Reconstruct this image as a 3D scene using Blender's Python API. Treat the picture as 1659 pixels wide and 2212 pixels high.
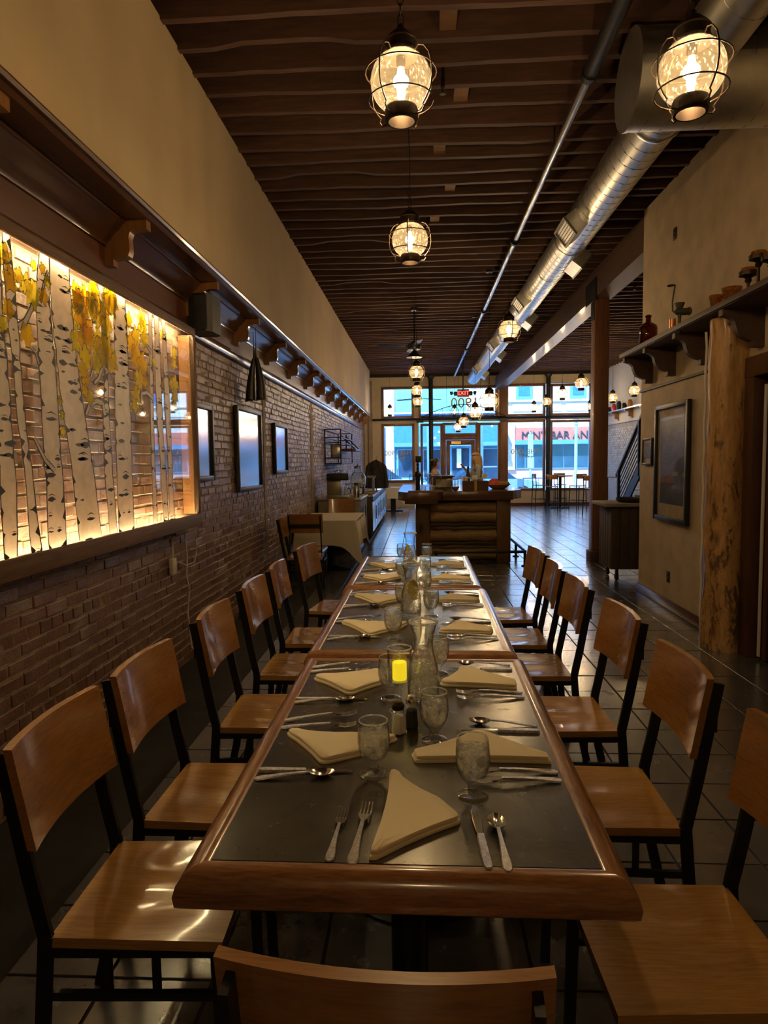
import bpy, bmesh, math, random
from mathutils import Vector, Matrix
random.seed(11)
S = bpy.context.scene
COL = S.collection
for o in list(bpy.data.objects): bpy.data.objects.remove(o)
PI = math.pi

# ---------------------------------------------------------------- camera
FPX = 1450.0
YAW, PITCH, ROLL = -0.0528, 0.0760, -0.0126
CAM = Vector((0.0, 0.0, 1.6167))
fwd = Vector((math.sin(YAW)*math.cos(PITCH), math.cos(YAW)*math.cos(PITCH), -math.sin(PITCH)))
rgt = Vector((math.cos(YAW), -math.sin(YAW), 0)); upv = rgt.cross(fwd)
rgt, upv = (math.cos(ROLL)*rgt+math.sin(ROLL)*upv), (-math.sin(ROLL)*rgt+math.cos(ROLL)*upv)
cd = bpy.data.cameras.new('camera'); cam = bpy.data.objects.new('camera', cd); COL.objects.link(cam)
cd.sensor_fit = 'VERTICAL'; cd.sensor_height = 36.0; cd.lens = FPX/2212*36.0
cd.clip_start = 0.05; cd.clip_end = 300
mw = Matrix((rgt, upv, -fwd)).transposed().to_4x4(); mw.translation = CAM
cam.matrix_world = mw
S.camera = cam

# ---------------------------------------------------------------- sky, sun, exposure
w = bpy.data.worlds.new('sky'); S.world = w; w.use_nodes = True
nt = w.node_tree; bg = nt.nodes['Background']
tc = nt.nodes.new('ShaderNodeTexCoord'); sx = nt.nodes.new('ShaderNodeSeparateXYZ')
rp = nt.nodes.new('ShaderNodeValToRGB')
nt.links.new(tc.outputs['Generated'], sx.inputs[0]); nt.links.new(sx.outputs['Z'], rp.inputs[0])
rp.color_ramp.elements[0].position = 0.0; rp.color_ramp.elements[0].color = (0.06, 0.31, 0.44, 1)
rp.color_ramp.elements[1].position = 0.6; rp.color_ramp.elements[1].color = (0.10, 0.34, 0.85, 1)
nt.links.new(rp.outputs[0], bg.inputs['Color']); bg.inputs['Strength'].default_value = 4.6
sd = bpy.data.lights.new('sun', 'SUN'); sun = bpy.data.objects.new('sun', sd); COL.objects.link(sun)
sd.energy = 17.0; sd.color = (0.38, 0.68, 1.0); sd.angle = math.radians(3)
sun.rotation_euler = Vector((0.35, 0.55, -0.85)).to_track_quat('-Z', 'Y').to_euler()
vs = S.view_settings
vs.view_transform = 'Standard'; vs.look = 'None'; vs.gamma = 1; vs.use_curve_mapping = False
vs.exposure = 0.6
LAMP_W = 41.0          # watts of each pendant bulb
LED = 112.0             # radiance of the strip in the birch panel

S.cycles.transparent_max_bounces = 24     # enough for stacked glasses, cheap enough for the full frame
S.cycles.max_bounces = 6; S.cycles.diffuse_bounces = 3; S.cycles.glossy_bounces = 3; S.cycles.transmission_bounces = 4
S.cycles.use_adaptive_sampling = True; S.cycles.adaptive_threshold = .025; S.cycles.adaptive_min_samples = 16

# ---------------------------------------------------------------- materials
MATS = {}
def nodes(name):
    m = bpy.data.materials.new(name); m.use_nodes = True; t = m.node_tree
    MATS[name] = m
    return m, t, t.nodes['Principled BSDF']
def c4(c): return (c[0], c[1], c[2], 1)
def coords(t, kind='Object', scale=(1,1,1), rand=True):
    tcn = t.nodes.new('ShaderNodeTexCoord'); mp = t.nodes.new('ShaderNodeMapping')
    mp.inputs['Scale'].default_value = scale
    src = tcn.outputs[kind]
    if rand:
        oi = t.nodes.new('ShaderNodeObjectInfo'); mu = t.nodes.new('ShaderNodeMath'); mu.operation = 'MULTIPLY'; mu.inputs[1].default_value = 37.0
        t.links.new(oi.outputs['Random'], mu.inputs[0])
        ad = t.nodes.new('ShaderNodeVectorMath'); ad.operation = 'ADD'
        t.links.new(src, ad.inputs[0]); t.links.new(mu.outputs[0], ad.inputs[1]); src = ad.outputs[0]
    t.links.new(src, mp.inputs['Vector'])
    return mp.outputs[0]
def ramp(t, src, stops):
    r = t.nodes.new('ShaderNodeValToRGB'); e = r.color_ramp.elements
    while len(e) < len(stops): e.new(0.5)
    for k, (p, c) in enumerate(stops): e[k].position = p; e[k].color = c4(c)
    t.links.new(src, r.inputs[0]); return r.outputs[0]
def noise(t, vec, scale, detail=4, rough=.55, dist=0):
    n = t.nodes.new('ShaderNodeTexNoise'); n.inputs['Scale'].default_value = scale; n.inputs['Detail'].default_value = detail
    n.inputs['Roughness'].default_value = rough; n.inputs['Distortion'].default_value = dist
    if vec: t.links.new(vec, n.inputs['Vector'])
    return n.outputs['Fac']
def bump(t, p, h, strength=.2, dist=.01):
    b = t.nodes.new('ShaderNodeBump'); b.inputs['Strength'].default_value = strength; b.inputs['Distance'].default_value = dist
    t.links.new(h, b.inputs['Height']); t.links.new(b.outputs[0], p.inputs['Normal'])
def mixc(t, fac, a, b, mode='MIX'):
    m = t.nodes.new('ShaderNodeMix'); m.data_type = 'RGBA'; m.blend_type = mode
    for s, v in ((0, fac), (6, a), (7, b)):
        if isinstance(v, (int, float)): m.inputs[s].default_value = v
        elif isinstance(v, tuple): m.inputs[s].default_value = c4(v)
        else: t.links.new(v, m.inputs[s])
    return m.outputs[2]
def plain(name, col, rough=.5, metal=0, var=.12, scale=8, coat=0, bmp=0, spec=.5):
    m, t, p = nodes(name)
    v = coords(t)
    n = noise(t, v, scale)
    lo = tuple(c*(1-var) for c in col); hi = tuple(min(1, c*(1+var)) for c in col)
    t.links.new(ramp(t, n, [(.3, lo), (.7, hi)]), p.inputs['Base Color'])
    p.inputs['Roughness'].default_value = rough; p.inputs['Metallic'].default_value = metal
    p.inputs['Coat Weight'].default_value = coat; p.inputs['Coat Roughness'].default_value = .12
    p.inputs['Specular IOR Level'].default_value = spec
    if bmp: bump(t, p, noise(t, v, scale*6), bmp)
    return m
def wood(name, dark, light, axis=0, grain=7, rough=.4, coat=0, knots=0, bmp=.12, stretch=12, coatr=.1):
    m, t, p = nodes(name)
    sc = [grain*1.0]*3; sc[axis] = grain/stretch
    v = coords(t, scale=tuple(sc))
    n = noise(t, v, 2.2, 6, .62, .6)
    col = ramp(t, n, [(.25, dark), (.5, tuple((a+b)/2 for a, b in zip(dark, light))), (.75, light)])
    fine = noise(t, v, 14, 3, .6)
    col = mixc(t, .35, col, ramp(t, fine, [(.35, tuple(c*.7 for c in dark)), (.65, light)]), 'MIX')
    if knots:
        v2 = coords(t, scale=tuple(2.2 if k == axis else 5.0 for k in range(3)))
        vo = t.nodes.new('ShaderNodeTexVoronoi'); vo.inputs['Scale'].default_value = knots; t.links.new(v2, vo.inputs['Vector'])
        kf = ramp(t, vo.outputs['Distance'], [(.06, (1,1,1)), (.22, (0,0,0))])
        col = mixc(t, kf, col, tuple(c*.25 for c in dark))
    t.links.new(col, p.inputs['Base Color'])
    p.inputs['Roughness'].default_value = rough; p.inputs['Coat Weight'].default_value = coat; p.inputs['Coat Roughness'].default_value = coatr
    if bmp: bump(t, p, fine, bmp, .004)
    return m
def emit(name, col, strength):
    m, t, p = nodes(name); p.inputs['Base Color'].default_value = c4(col)
    p.inputs['Emission Color'].default_value = c4(col); p.inputs['Emission Strength'].default_value = strength
    return m
def glass(name, tint=(1,1,1), edge=.55, haze=0, seeds=0, rough=.02, refl=1.0):
    """thin clear glass: transparent, mirror-like towards grazing angles, optional haze or seeds"""
    m = bpy.data.materials.new(name); m.use_nodes = True; MATS[name] = m; t = m.node_tree
    t.nodes.remove(t.nodes['Principled BSDF']); out = t.nodes['Material Output']
    tr = t.nodes.new('ShaderNodeBsdfTransparent'); gl = t.nodes.new('ShaderNodeBsdfGlossy'); gl.inputs['Roughness'].default_value = rough
    lw = t.nodes.new('ShaderNodeLayerWeight'); lw.inputs['Blend'].default_value = .35
    t.links.new(ramp(t, lw.outputs['Facing'], [(.3, tint), (1, tuple(c*edge for c in tint))]), tr.inputs['Color'])
    lw2 = t.nodes.new('ShaderNodeLayerWeight'); lw2.inputs['Blend'].default_value = .5
    pw = t.nodes.new('ShaderNodeMath'); pw.operation = 'POWER'; pw.inputs[1].default_value = 3.0; t.links.new(lw2.outputs['Facing'], pw.inputs[0])
    mu = t.nodes.new('ShaderNodeMath'); mu.operation = 'MULTIPLY_ADD'; mu.inputs[1].default_value = .85*refl; mu.inputs[2].default_value = .055*refl; mu.use_clamp = True; t.links.new(pw.outputs[0], mu.inputs[0])
    mx = t.nodes.new('ShaderNodeMixShader'); t.links.new(mu.outputs[0], mx.inputs[0]); t.links.new(tr.outputs[0], mx.inputs[1]); t.links.new(gl.outputs[0], mx.inputs[2])
    last = mx.outputs[0]
    if haze or seeds:
        tl = t.nodes.new('ShaderNodeBsdfTranslucent'); tl.inputs['Color'].default_value = c4(tint)
        df = t.nodes.new('ShaderNodeBsdfDiffuse'); df.inputs['Color'].default_value = c4(tint)
        m1 = t.nodes.new('ShaderNodeMixShader'); m1.inputs[0].default_value = .4
        t.links.new(tl.outputs[0], m1.inputs[1]); t.links.new(df.outputs[0], m1.inputs[2])
        m2 = t.nodes.new('ShaderNodeMixShader'); t.links.new(last, m2.inputs[1]); t.links.new(m1.outputs[0], m2.inputs[2])
        if seeds:
            v = coords(t, scale=(1, 1, .45)); vo = t.nodes.new('ShaderNodeTexVoronoi'); vo.inputs['Scale'].default_value = 75; t.links.new(v, vo.inputs['Vector'])
            t.links.new(ramp(t, vo.outputs['Distance'], [(.12, (seeds,)*3), (.3, (haze,)*3)]), m2.inputs[0])
        else:
            v = coords(t); n = noise(t, v, 38, 3, .6, 1.2)
            t.links.new(ramp(t, n, [(.35, (haze*.55,)*3), (.68, (min(1, haze*1.7),)*3)]), m2.inputs[0])
        last = m2.outputs[0]
    t.links.new(last, out.inputs['Surface'])
    return m
def translucent(name, col, amt=.6, var=.2, scale=20, rough=.4):
    m, t, p = nodes(name); v = coords(t, rand=False); n = noise(t, v, scale, 5, .6, .8)
    cc = ramp(t, n, [(.3, tuple(c*(1-var) for c in col)), (.7, tuple(min(1, c*(1+var)) for c in col))])
    t.links.new(cc, p.inputs['Base Color']); p.inputs['Roughness'].default_value = rough
    tl = t.nodes.new('ShaderNodeBsdfTranslucent'); t.links.new(cc, tl.inputs['Color'])
    mx = t.nodes.new('ShaderNodeMixShader'); mx.inputs[0].default_value = amt
    t.links.new(p.outputs[0], mx.inputs[1]); t.links.new(tl.outputs[0], mx.inputs[2])
    t.links.new(mx.outputs[0], t.nodes['Material Output'].inputs['Surface'])
    return m

def brick_mat(name, reds, wash, washamt, rough=.5):
    m, t, p = nodes(name)
    g = t.nodes.new('ShaderNodeNewGeometry'); oi = t.nodes.new('ShaderNodeObjectInfo')
    ad = t.nodes.new('ShaderNodeMath'); ad.operation = 'ADD'; t.links.new(g.outputs['Random Per Island'], ad.inputs[0]); t.links.new(oi.outputs['Random'], ad.inputs[1])
    fr = t.nodes.new('ShaderNodeMath'); fr.operation = 'FRACT'; t.links.new(ad.outputs[0], fr.inputs[0])
    col = ramp(t, fr.outputs[0], [(0, reds[0]), (.35, reds[1]), (.7, reds[2]), (1, reds[0])])
    v = coords(t, rand=False); mott = noise(t, g.outputs['Position'], 9, 6, .65)
    col = mixc(t, .5, col, ramp(t, mott, [(.3, tuple(c*.45 for c in reds[1])), (.7, tuple(min(1, c*1.5) for c in reds[2]))]), 'MIX')
    patch = noise(t, g.outputs['Position'], 2.3, 5, .7); f2 = t.nodes.new('ShaderNodeMath'); f2.operation = 'MULTIPLY_ADD'
    t.links.new(fr.outputs[0], f2.inputs[0]); f2.inputs[1].default_value = .35; t.links.new(patch, f2.inputs[2])
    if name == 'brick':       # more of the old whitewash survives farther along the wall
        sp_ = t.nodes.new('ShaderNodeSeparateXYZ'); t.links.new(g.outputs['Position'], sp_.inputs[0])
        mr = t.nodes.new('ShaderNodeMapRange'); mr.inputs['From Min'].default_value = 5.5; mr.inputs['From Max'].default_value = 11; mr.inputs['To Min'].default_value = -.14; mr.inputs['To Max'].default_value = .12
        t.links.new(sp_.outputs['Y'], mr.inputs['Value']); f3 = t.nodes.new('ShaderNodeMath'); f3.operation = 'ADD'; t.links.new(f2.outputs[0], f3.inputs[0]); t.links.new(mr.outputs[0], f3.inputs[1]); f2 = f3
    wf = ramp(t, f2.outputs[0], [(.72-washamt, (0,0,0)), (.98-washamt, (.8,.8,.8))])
    col = mixc(t, wf, col, wash)
    t.links.new(col, p.inputs['Base Color']); p.inputs['Roughness'].default_value = rough
    bump(t, p, noise(t, g.outputs['Position'], 55, 5, .7), .5, .008)
    return m

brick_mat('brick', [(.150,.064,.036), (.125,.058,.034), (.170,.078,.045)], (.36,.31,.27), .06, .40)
brick_mat('pale_brick', [(.45,.43,.42), (.36,.33,.31), (.52,.5,.48)], (.62,.62,.62), .3, .7)
brick_mat('street_brick', [(.62,.38,.32), (.52,.32,.26), (.68,.46,.38)], (.7,.58,.5), .1, .8)
plain('mortar', (.25,.185,.125), .8, var=.3, scale=14, bmp=.5)
plain('pale_mortar', (.42,.41,.39), .9, var=.2)
plain('plaster', (.43,.335,.21), .8, var=.07, scale=1.4, bmp=.05)
plain('partition_plaster', (.43,.34,.24), .75, var=.14, scale=4, bmp=.22)
plain('cream_paint', (.55,.47,.36), .7, var=.05)
plain('pale_paint', (.6,.58,.55), .7, var=.05)
plain('blue_paint_wall', (.5,.5,.5), .8, var=.05)
plain('grout', (.020,.017,.015), .8, var=.3)
wood('joist', (.042,.019,.013), (.118,.055,.035), 0, 3.0, .7, stretch=9, bmp=.4)
wood('deck_board', (.030,.013,.008), (.075,.032,.018), 0, 3.0, .8)
wood('pale_block', (.15,.075,.035), (.26,.14,.07), 2, 5, .7)
wood('dark_stain', (.035,.014,.008), (.085,.034,.018), 1, 5, .28, .5)
wood('frieze_stain', (.065,.018,.009), (.115,.034,.016), 1, 5, .35, .3)
wood('bracket_oak', (.16,.065,.018), (.27,.12,.036), 2, 6, .35, .4)
wood('trim_fir', (.13,.05,.025), (.22,.095,.045), 2, 5, .4, .3)
wood('post_fir', (.115,.045,.02), (.24,.10,.045), 2, 3.0, .5, .1, stretch=10)
wood('beam_wood', (.05,.026,.018), (.11,.065,.048), 1, 3.5, .45, .1)
wood('barn_wood', (.065,.034,.020), (.17,.09,.05), 1, 4, .7, bmp=.4)
wood('barn_wood_v', (.065,.034,.020), (.17,.09,.05), 2, 4, .7, bmp=.4)
wood('seat_oak', (.30,.145,.035), (.46,.245,.068), 0, 10, .26, .9, bmp=.05, coatr=.08)
wood('back_oak', (.27,.115,.028), (.40,.185,.05), 1, 10, .26, .8, bmp=.05, coatr=.10)
wood('table_edge_x', (.10,.033,.012), (.42,.19,.065), 0, 13, .3, .7, knots=.4, stretch=9, coatr=.12)
wood('table_edge_y', (.10,.033,.012), (.42,.19,.065), 1, 13, .3, .7, knots=.4, stretch=9, coatr=.12)
wood('peeled_log', (.32,.165,.055), (.62,.38,.16), 2, 3.0, .5, .15, knots=1.0, bmp=.3, stretch=5)
m_ = MATS['peeled_log']; t = m_.node_tree; p = t.nodes['Principled BSDF']; lk = p.inputs['Base Color'].links[0].from_socket     # bark left in flecks, thicker towards the foot
v = coords(t, scale=(1, 1, .35), rand=False); fl_ = noise(t, v, 13, 6, .75, .4); sz_ = t.nodes.new('ShaderNodeTexCoord'); sp_ = t.nodes.new('ShaderNodeSeparateXYZ'); t.links.new(sz_.outputs['Object'], sp_.inputs[0])
mr = t.nodes.new('ShaderNodeMapRange'); mr.inputs['From Max'].default_value = 1.7; mr.inputs['To Min'].default_value = .14; mr.inputs['To Max'].default_value = .045; t.links.new(sp_.outputs['Z'], mr.inputs['Value'])
ad_ = t.nodes.new('ShaderNodeMath'); t.links.new(fl_, ad_.inputs[0]); t.links.new(mr.outputs[0], ad_.inputs[1])
t.links.new(mixc(t, ramp(t, ad_.outputs[0], [(.60, (0,0,0)), (.68, (.85,.85,.85))]), lk, (.055,.03,.014)), p.inputs['Base Color'])
wood('bar_log', (.17,.095,.034), (.42,.26,.11), 0, 3.5, .55, .1, knots=.9, bmp=.3, stretch=6)
wood('bar_dark_log', (.05,.034,.016), (.13,.09,.042), 0, 3.5, .6, .05, knots=.9, bmp=.3, stretch=6)
wood('bar_plank', (.10,.05,.02), (.22,.115,.045), 2, 3.5, .55, .05, knots=.8, bmp=.3, stretch=6)
wood('bar_slab', (.06,.024,.012), (.14,.062,.03), 0, 4, .25, .7)
wood('shelf_dark', (.038,.020,.012), (.09,.048,.028), 1, 5, .6, 0)
wood('grey_board', (.17,.15,.14), (.30,.27,.25), 0, 5, .7)
wood('cart_wood', (.035,.024,.018), (.09,.06,.042), 2, 5, .7, bmp=.3)
wood('door_wood', (.05,.02,.011), (.11,.045,.022), 2, 5, .4, .2)
plain('black_iron', (.012,.012,.013), .42, .3, .2)
plain('black_plastic', (.014,.014,.014), .45)
plain('bronze', (.035,.022,.014), .45, .7, .3)
plain('galvanized', (.64,.65,.64), .36, 1, .12, 5)
plain('duct_seam', (.20,.20,.19), .45, 1, .1, 5)
plain('steel', (.55,.56,.57), .25, 1, .1)
plain('olive_steel', (.33,.31,.23), .35, .8, .15)
plain('silver', (.72,.70,.66), .16, 1, .1, 20)
plain('silver_worn', (.60,.57,.52), .34, 1, .35, 120, bmp=.6)
plain('brass', (.62,.42,.15), .3, 1, .15)
plain('copper', (.72,.30,.15), .3, 1, .1)
plain('napkin', (.78,.68,.47), .9, var=.05, scale=4, bmp=.08)
plain('linen', (.62,.56,.45), .9, var=.05, scale=4, bmp=.08)
plain('white_linen', (.66,.66,.66), .9, var=.04)
plain('white_plastic', (.55,.51,.43), .5)
plain('charcoal_cloth', (.03,.03,.035), .95, var=.3, bmp=.4)
plain('black_leather', (.014,.013,.011), .38, var=.3, bmp=.3)
plain('cable_black', (.01,.01,.01), .5)
plain('mat_board', (.50,.41,.28), .8)
plain('print_dark', (.085,.095,.12), .35, var=.45, scale=3)
plain('red_sign', (.40,.02,.015), .4)
plain('paper', (.72,.70,.64), .8)
plain('gold_leaf', (.62,.47,.14), .4, .3)
plain('salt', (.75,.72,.66), .9)
plain('pepper', (.03,.025,.02), .9, var=.6, scale=200)
plain('lemon', (.75,.58,.02), .5)
plain('skin', (.50,.27,.18), .6, var=.06)
plain('dark_hair', (.012,.008,.007), .5, var=.4, scale=40)
plain('blond_hair', (.42,.28,.15), .5, var=.3, scale=40)
plain('grey_knit', (.30,.32,.34), .9)
plain('denim', (.05,.07,.12), .9)
plain('red_cloth', (.45,.07,.03), .85, var=.25)
plain('bread', (.30,.16,.05), .85, var=.4, scale=25)
plain('amber_wax', (.35,.14,.04), .5)
plain('rubber', (.012,.012,.012), .8)
plain('asphalt', (.16,.16,.17), .9, var=.2)
plain('concrete', (.42,.42,.43), .9, var=.1)
plain('lilac_stucco', (.78,.52,.44), .9, var=.05)
plain('white_stucco', (.85,.62,.50), .9, var=.08)
plain('brick_red_paint', (.62,.13,.08), .85, var=.15)
plain('pink_base', (.55,.28,.24), .9, var=.1)
plain('slate_blue_metal', (.10,.20,.32), .5, var=.1)
plain('blue_canopy', (.04,.14,.42), .6, var=.15)
plain('dark_shop_glass', (.03,.05,.08), .08, 0, .3, 1.5, spec=.8)
plain('window_trim_blue', (.12,.26,.40), .6)
plain('sign_letter', (.04,.03,.04), .6)
plain('car_paint_white', (.62,.66,.70), .25, 0, .05, coat=.6)
plain('car_paint_grey', (.20,.24,.28), .25, 0, .05, coat=.6)
plain('pole_grey', (.40,.46,.50), .5, .3)
plain('outlet_dark', (.03,.02,.015), .5)
# slate tiles: dark, slightly glossy, each a shade of its own
m, t, p = nodes('slate_tile')
g = t.nodes.new('ShaderNodeNewGeometry'); oi = t.nodes.new('ShaderNodeObjectInfo')
ad = t.nodes.new('ShaderNodeMath'); ad.operation = 'ADD'; t.links.new(g.outputs['Random Per Island'], ad.inputs[0]); t.links.new(oi.outputs['Random'], ad.inputs[1])
fr = t.nodes.new('ShaderNodeMath'); fr.operation = 'FRACT'; t.links.new(ad.outputs[0], fr.inputs[0])
col = ramp(t, fr.outputs[0], [(0, (.076,.078,.084)), (.4, (.100,.102,.110)), (.75, (.090,.090,.098)), (1, (.070,.073,.080))])
nn = noise(t, g.outputs['Position'], 6, 6, .65)
col = mixc(t, .45, col, ramp(t, nn, [(.3, (.046,.046,.050)), (.7, (.124,.124,.132))]))
t.links.new(col, p.inputs['Base Color'])
t.links.new(ramp(t, nn, [(.3, (.17,)*3), (.7, (.30,)*3)]), p.inputs['Roughness'])
p.inputs['Specular IOR Level'].default_value = .75; p.inputs['Coat Weight'].default_value = 1.0; p.inputs['Coat Roughness'].default_value = .20; p.inputs['Coat IOR'].default_value = 1.8
bump(t, p, noise(t, g.outputs['Position'], 14, 5, .6), .16, .01)
# hammered dark zinc table top
m, t, p = nodes('zinc_top')
v = coords(t, rand=True); n1 = noise(t, v, 3.2, 6, .65, .6); n2 = noise(t, v, 22, 5, .7)
col = ramp(t, n1, [(.28, (.030,.027,.020)), (.5, (.062,.055,.041)), (.75, (.125,.108,.078))])
t.links.new(col, p.inputs['Base Color']); p.inputs['Metallic'].default_value = .55; p.inputs['Coat Weight'].default_value = .55; p.inputs['Coat Roughness'].default_value = .24
t.links.new(ramp(t, n2, [(.3, (.20,)*3), (.75, (.30,)*3)]), p.inputs['Roughness'])
bump(t, p, noise(t, v, 7, 3, .6, .5), .22, .012)
glass('clear_glass', (.98,.99,.98), .62)
glass('rim_glass', (1,1,1), .8, haze=.45)
glass('pane_glass', (.96,.98,1), .9, refl=.8)
glass('panel_glass', (.99,.99,.97), .95, refl=.9)
glass('seeded_glass', (1.0,.88,.66), .85, haze=.016, seeds=.17)
glass('water', (.97,.97,.96), .9, haze=.26, rough=.05)
glass('ice', (.99,.99,.99), .92, haze=.42, rough=.1)
glass('amber_glass', (.70,.42,.12), .75, haze=.22)
glass('brown_glass', (.28,.06,.02), .6, haze=.08)
glass('art_glass', (.9,.95,1.0), .8, refl=2.2, rough=.14)
glass('museum_glass', (1,1,1), .9, refl=.45)
emit('bulb_glow', (1.0, .70, .34), 30)
emit('led_strip', (1.0, .77, .40), LED)
emit('candle_glow', (1.0, .74, .02), 0.55)
emit('exit_glow', (1.0, .16, .14), 1.6)
translucent('birch_bark', (.74,.68,.60), .33, .16, 9)
translucent('leaf_yellow', (.98,.80,.04), .82, .12, 14)
translucent('leaf_orange', (.98,.66,.02), .82, .15, 14)
translucent('leaf_green', (.88,.80,.06), .82, .12, 14)
plain('panel_ink', (.012,.010,.009), .5)

# ---------------------------------------------------------------- mesh helpers
class B:
    """collects shapes into one mesh"""
    def __init__(s): s.v = []; s.f = []
    def add(s, vs, fs, M=None):
        k = len(s.v)
        s.v += [tuple(M @ Vector(p)) if M else tuple(p) for p in vs]
        s.f += [tuple(i+k for i in f) for f in fs]; return s
    def box(s, c, d, rz=0, bev=0, M=None):
        x, y, z = d[0]/2, d[1]/2, d[2]/2
        if bev:
            b = min(bev, x*.9, y*.9, z*.9); bm = bmesh.new()
            bmesh.ops.create_cube(bm, size=1, matrix=Matrix.Diagonal((d[0], d[1], d[2], 1)))
            bmesh.ops.bevel(bm, geom=bm.edges[:], offset=b, segments=2, profile=.5, affect='EDGES')
            vs = [q.co.copy() for q in bm.verts]; bm.verts.index_update(); fs = [[q.index for q in f.verts] for f in bm.faces]; bm.free()
        else:
            vs = [(a*x, e*y, h*z) for h in (-1, 1) for e in (-1, 1) for a in (-1, 1)]
            fs = [(0,2,3,1), (4,5,7,6), (0,1,5,4), (2,6,7,3), (0,4,6,2), (1,3,7,5)]
        T = Matrix.Translation(c) @ Matrix.Rotation(rz, 4, 'Z')
        return s.add(vs, fs, (M @ T) if M else T)
    def b2(s, x0, x1, y0, y1, z0, z1, bev=0): return s.box(((x0+x1)/2, (y0+y1)/2, (z0+z1)/2), (x1-x0, y1-y0, z1-z0), 0, bev)
    def tube(s, pts, r, n=8, closed=False, cap=True):
        pts = [Vector(p) for p in pts]; L = len(pts); rr = r if isinstance(r, (list, tuple)) else [r]*L
        vs = []; prev = None
        for i, p in enumerate(pts):
            a = pts[(i-1) % L] if (closed or i > 0) else p; b = pts[(i+1) % L] if (closed or i < L-1) else p
            d = (b-a).normalized()
            if prev is None:
                h = Vector((0, 0, 1)) if abs(d.z) < .9 else Vector((1, 0, 0)); u = d.cross(h).normalized()
            else: u = (prev - d*prev.dot(d)).normalized()
            prev = u; w = d.cross(u)
            for k in range(n): a2 = 2*PI*k/n; vs.append(p + (u*math.cos(a2)+w*math.sin(a2))*rr[i])
        fs = []
        for i in range(L if closed else L-1):
            j = (i+1) % L
            for k in range(n): fs.append((i*n+k, i*n+(k+1) % n, j*n+(k+1) % n, j*n+k))
        if cap and not closed: fs.append(tuple(range(n))[::-1]); fs.append(tuple((L-1)*n+k for k in range(n)))
        return s.add(vs, fs)
    def cyl(s, p0, p1, r, n=12): return s.tube([p0, p1], r, n)
    def bar(s, p0, p1, w, h):
        """rectangular bar from p0 to p1; w across, h in the more vertical direction"""
        p0 = Vector(p0); p1 = Vector(p1); d = (p1-p0).normalized()
        up = Vector((0, 0, 1)) if abs(d.z) < .95 else Vector((1, 0, 0))
        u = d.cross(up).normalized(); v = u.cross(d)
        vs = [p + u*(a*w/2) + v*(b*h/2) for p in (p0, p1) for a, b in ((-1,-1), (1,-1), (1,1), (-1,1))]
        return s.add(vs, [(0,3,2,1), (4,5,6,7), (0,1,5,4), (1,2,6,5), (2,3,7,6), (3,0,4,7)])
    def lathe(s, prof, n=20, c=(0,0,0), sq=False, M=None):
        vs = []; fs = []; L = len(prof)
        for r, z in prof:
            for k in range(n):
                a = 2*PI*(k+.5)/n; vs.append((c[0]+r*math.cos(a), c[1]+r*math.sin(a), c[2]+z))
        for i in range(L-1):
            for k in range(n): fs.append((i*n+k, i*n+(k+1) % n, (i+1)*n+(k+1) % n, (i+1)*n+k))
        if prof[0][0] > 1e-5: fs.append(tuple(range(n))[::-1])
        if prof[-1][0] > 1e-5: fs.append(tuple((L-1)*n+k for k in range(n)))
        return s.add(vs, fs, M)
    def ring(s, prof, n=20, c=(0,0,0)):
        """closed profile spun round z"""
        vs = []; fs = []; L = len(prof)
        for r, z in prof:
            for k in range(n): a = 2*PI*k/n; vs.append((c[0]+r*math.cos(a), c[1]+r*math.sin(a), c[2]+z))
        for i in range(L):
            j = (i+1) % L
            for k in range(n): fs.append((i*n+k, i*n+(k+1) % n, j*n+(k+1) % n, j*n+k))
        return s.add(vs, fs)
    def prism(s, poly, a, b, axis='y', M=None):
        """polygon in the two other axes, from a to b along axis"""
        n = len(poly); vs = []
        for h in (a, b):
            for (p, q) in poly: vs.append({'x': (h, p, q), 'y': (p, h, q), 'z': (p, q, h)}[axis])
        fs = [tuple(range(n))[::-1], tuple(range(n, 2*n))] + [(i, (i+1) % n, n+(i+1) % n, n+i) for i in range(n)]
        return s.add(vs, fs, M)
    def grid(s, fn, nu, nv, close=False):
        vs = [fn(i/nu, j/nv) for i in range(nu+1) for j in range(nv+1)]
        fs = [(i*(nv+1)+j, (i+1)*(nv+1)+j, (i+1)*(nv+1)+j+1, i*(nv+1)+j+1) for i in range(nu) for j in range(nv)]
        return s.add(vs, fs)
    def mesh(s, name, mat, smooth=35):
        me = bpy.data.meshes.new(name); me.from_pydata(s.v, [], s.f); me.materials.append(MATS[mat])
        bm = bmesh.new(); bm.from_mesh(me); bmesh.ops.recalc_face_normals(bm, faces=bm.faces); bm.to_mesh(me); bm.free()
        if smooth:
            me.polygons.foreach_set('use_smooth', [True]*len(me.polygons)); me.set_sharp_from_angle(angle=math.radians(smooth))
        me.update(); return me
    def part(s, name, mat, parent=None, smooth=35, label=None):
        o = bpy.data.objects.new(name, s.mesh(name, mat, smooth)); COL.objects.link(o); o.parent = parent
        if label: o['label'] = label
        return o
def link(name, me, parent=None, loc=(0,0,0), rz=0, scale=None):
    o = bpy.data.objects.new(name, me); COL.objects.link(o); o.parent = parent; o.location = loc
    if rz: o.rotation_euler = (0, 0, rz)
    if scale: o.scale = scale
    return o
def tag(o, label, cat, group=None):
    o['label'] = label; o['category'] = cat
    if group: o['group'] = group
    return o
def thing(name, label, cat, loc=(0,0,0), rz=0, group=None):
    o = bpy.data.objects.new(name, None); COL.objects.link(o); o.empty_display_size = .1
    o.location = loc; o.rotation_euler = (0, 0, rz); return tag(o, label, cat, group)
def struct(o): o['kind'] = 'structure'; return o
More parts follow.
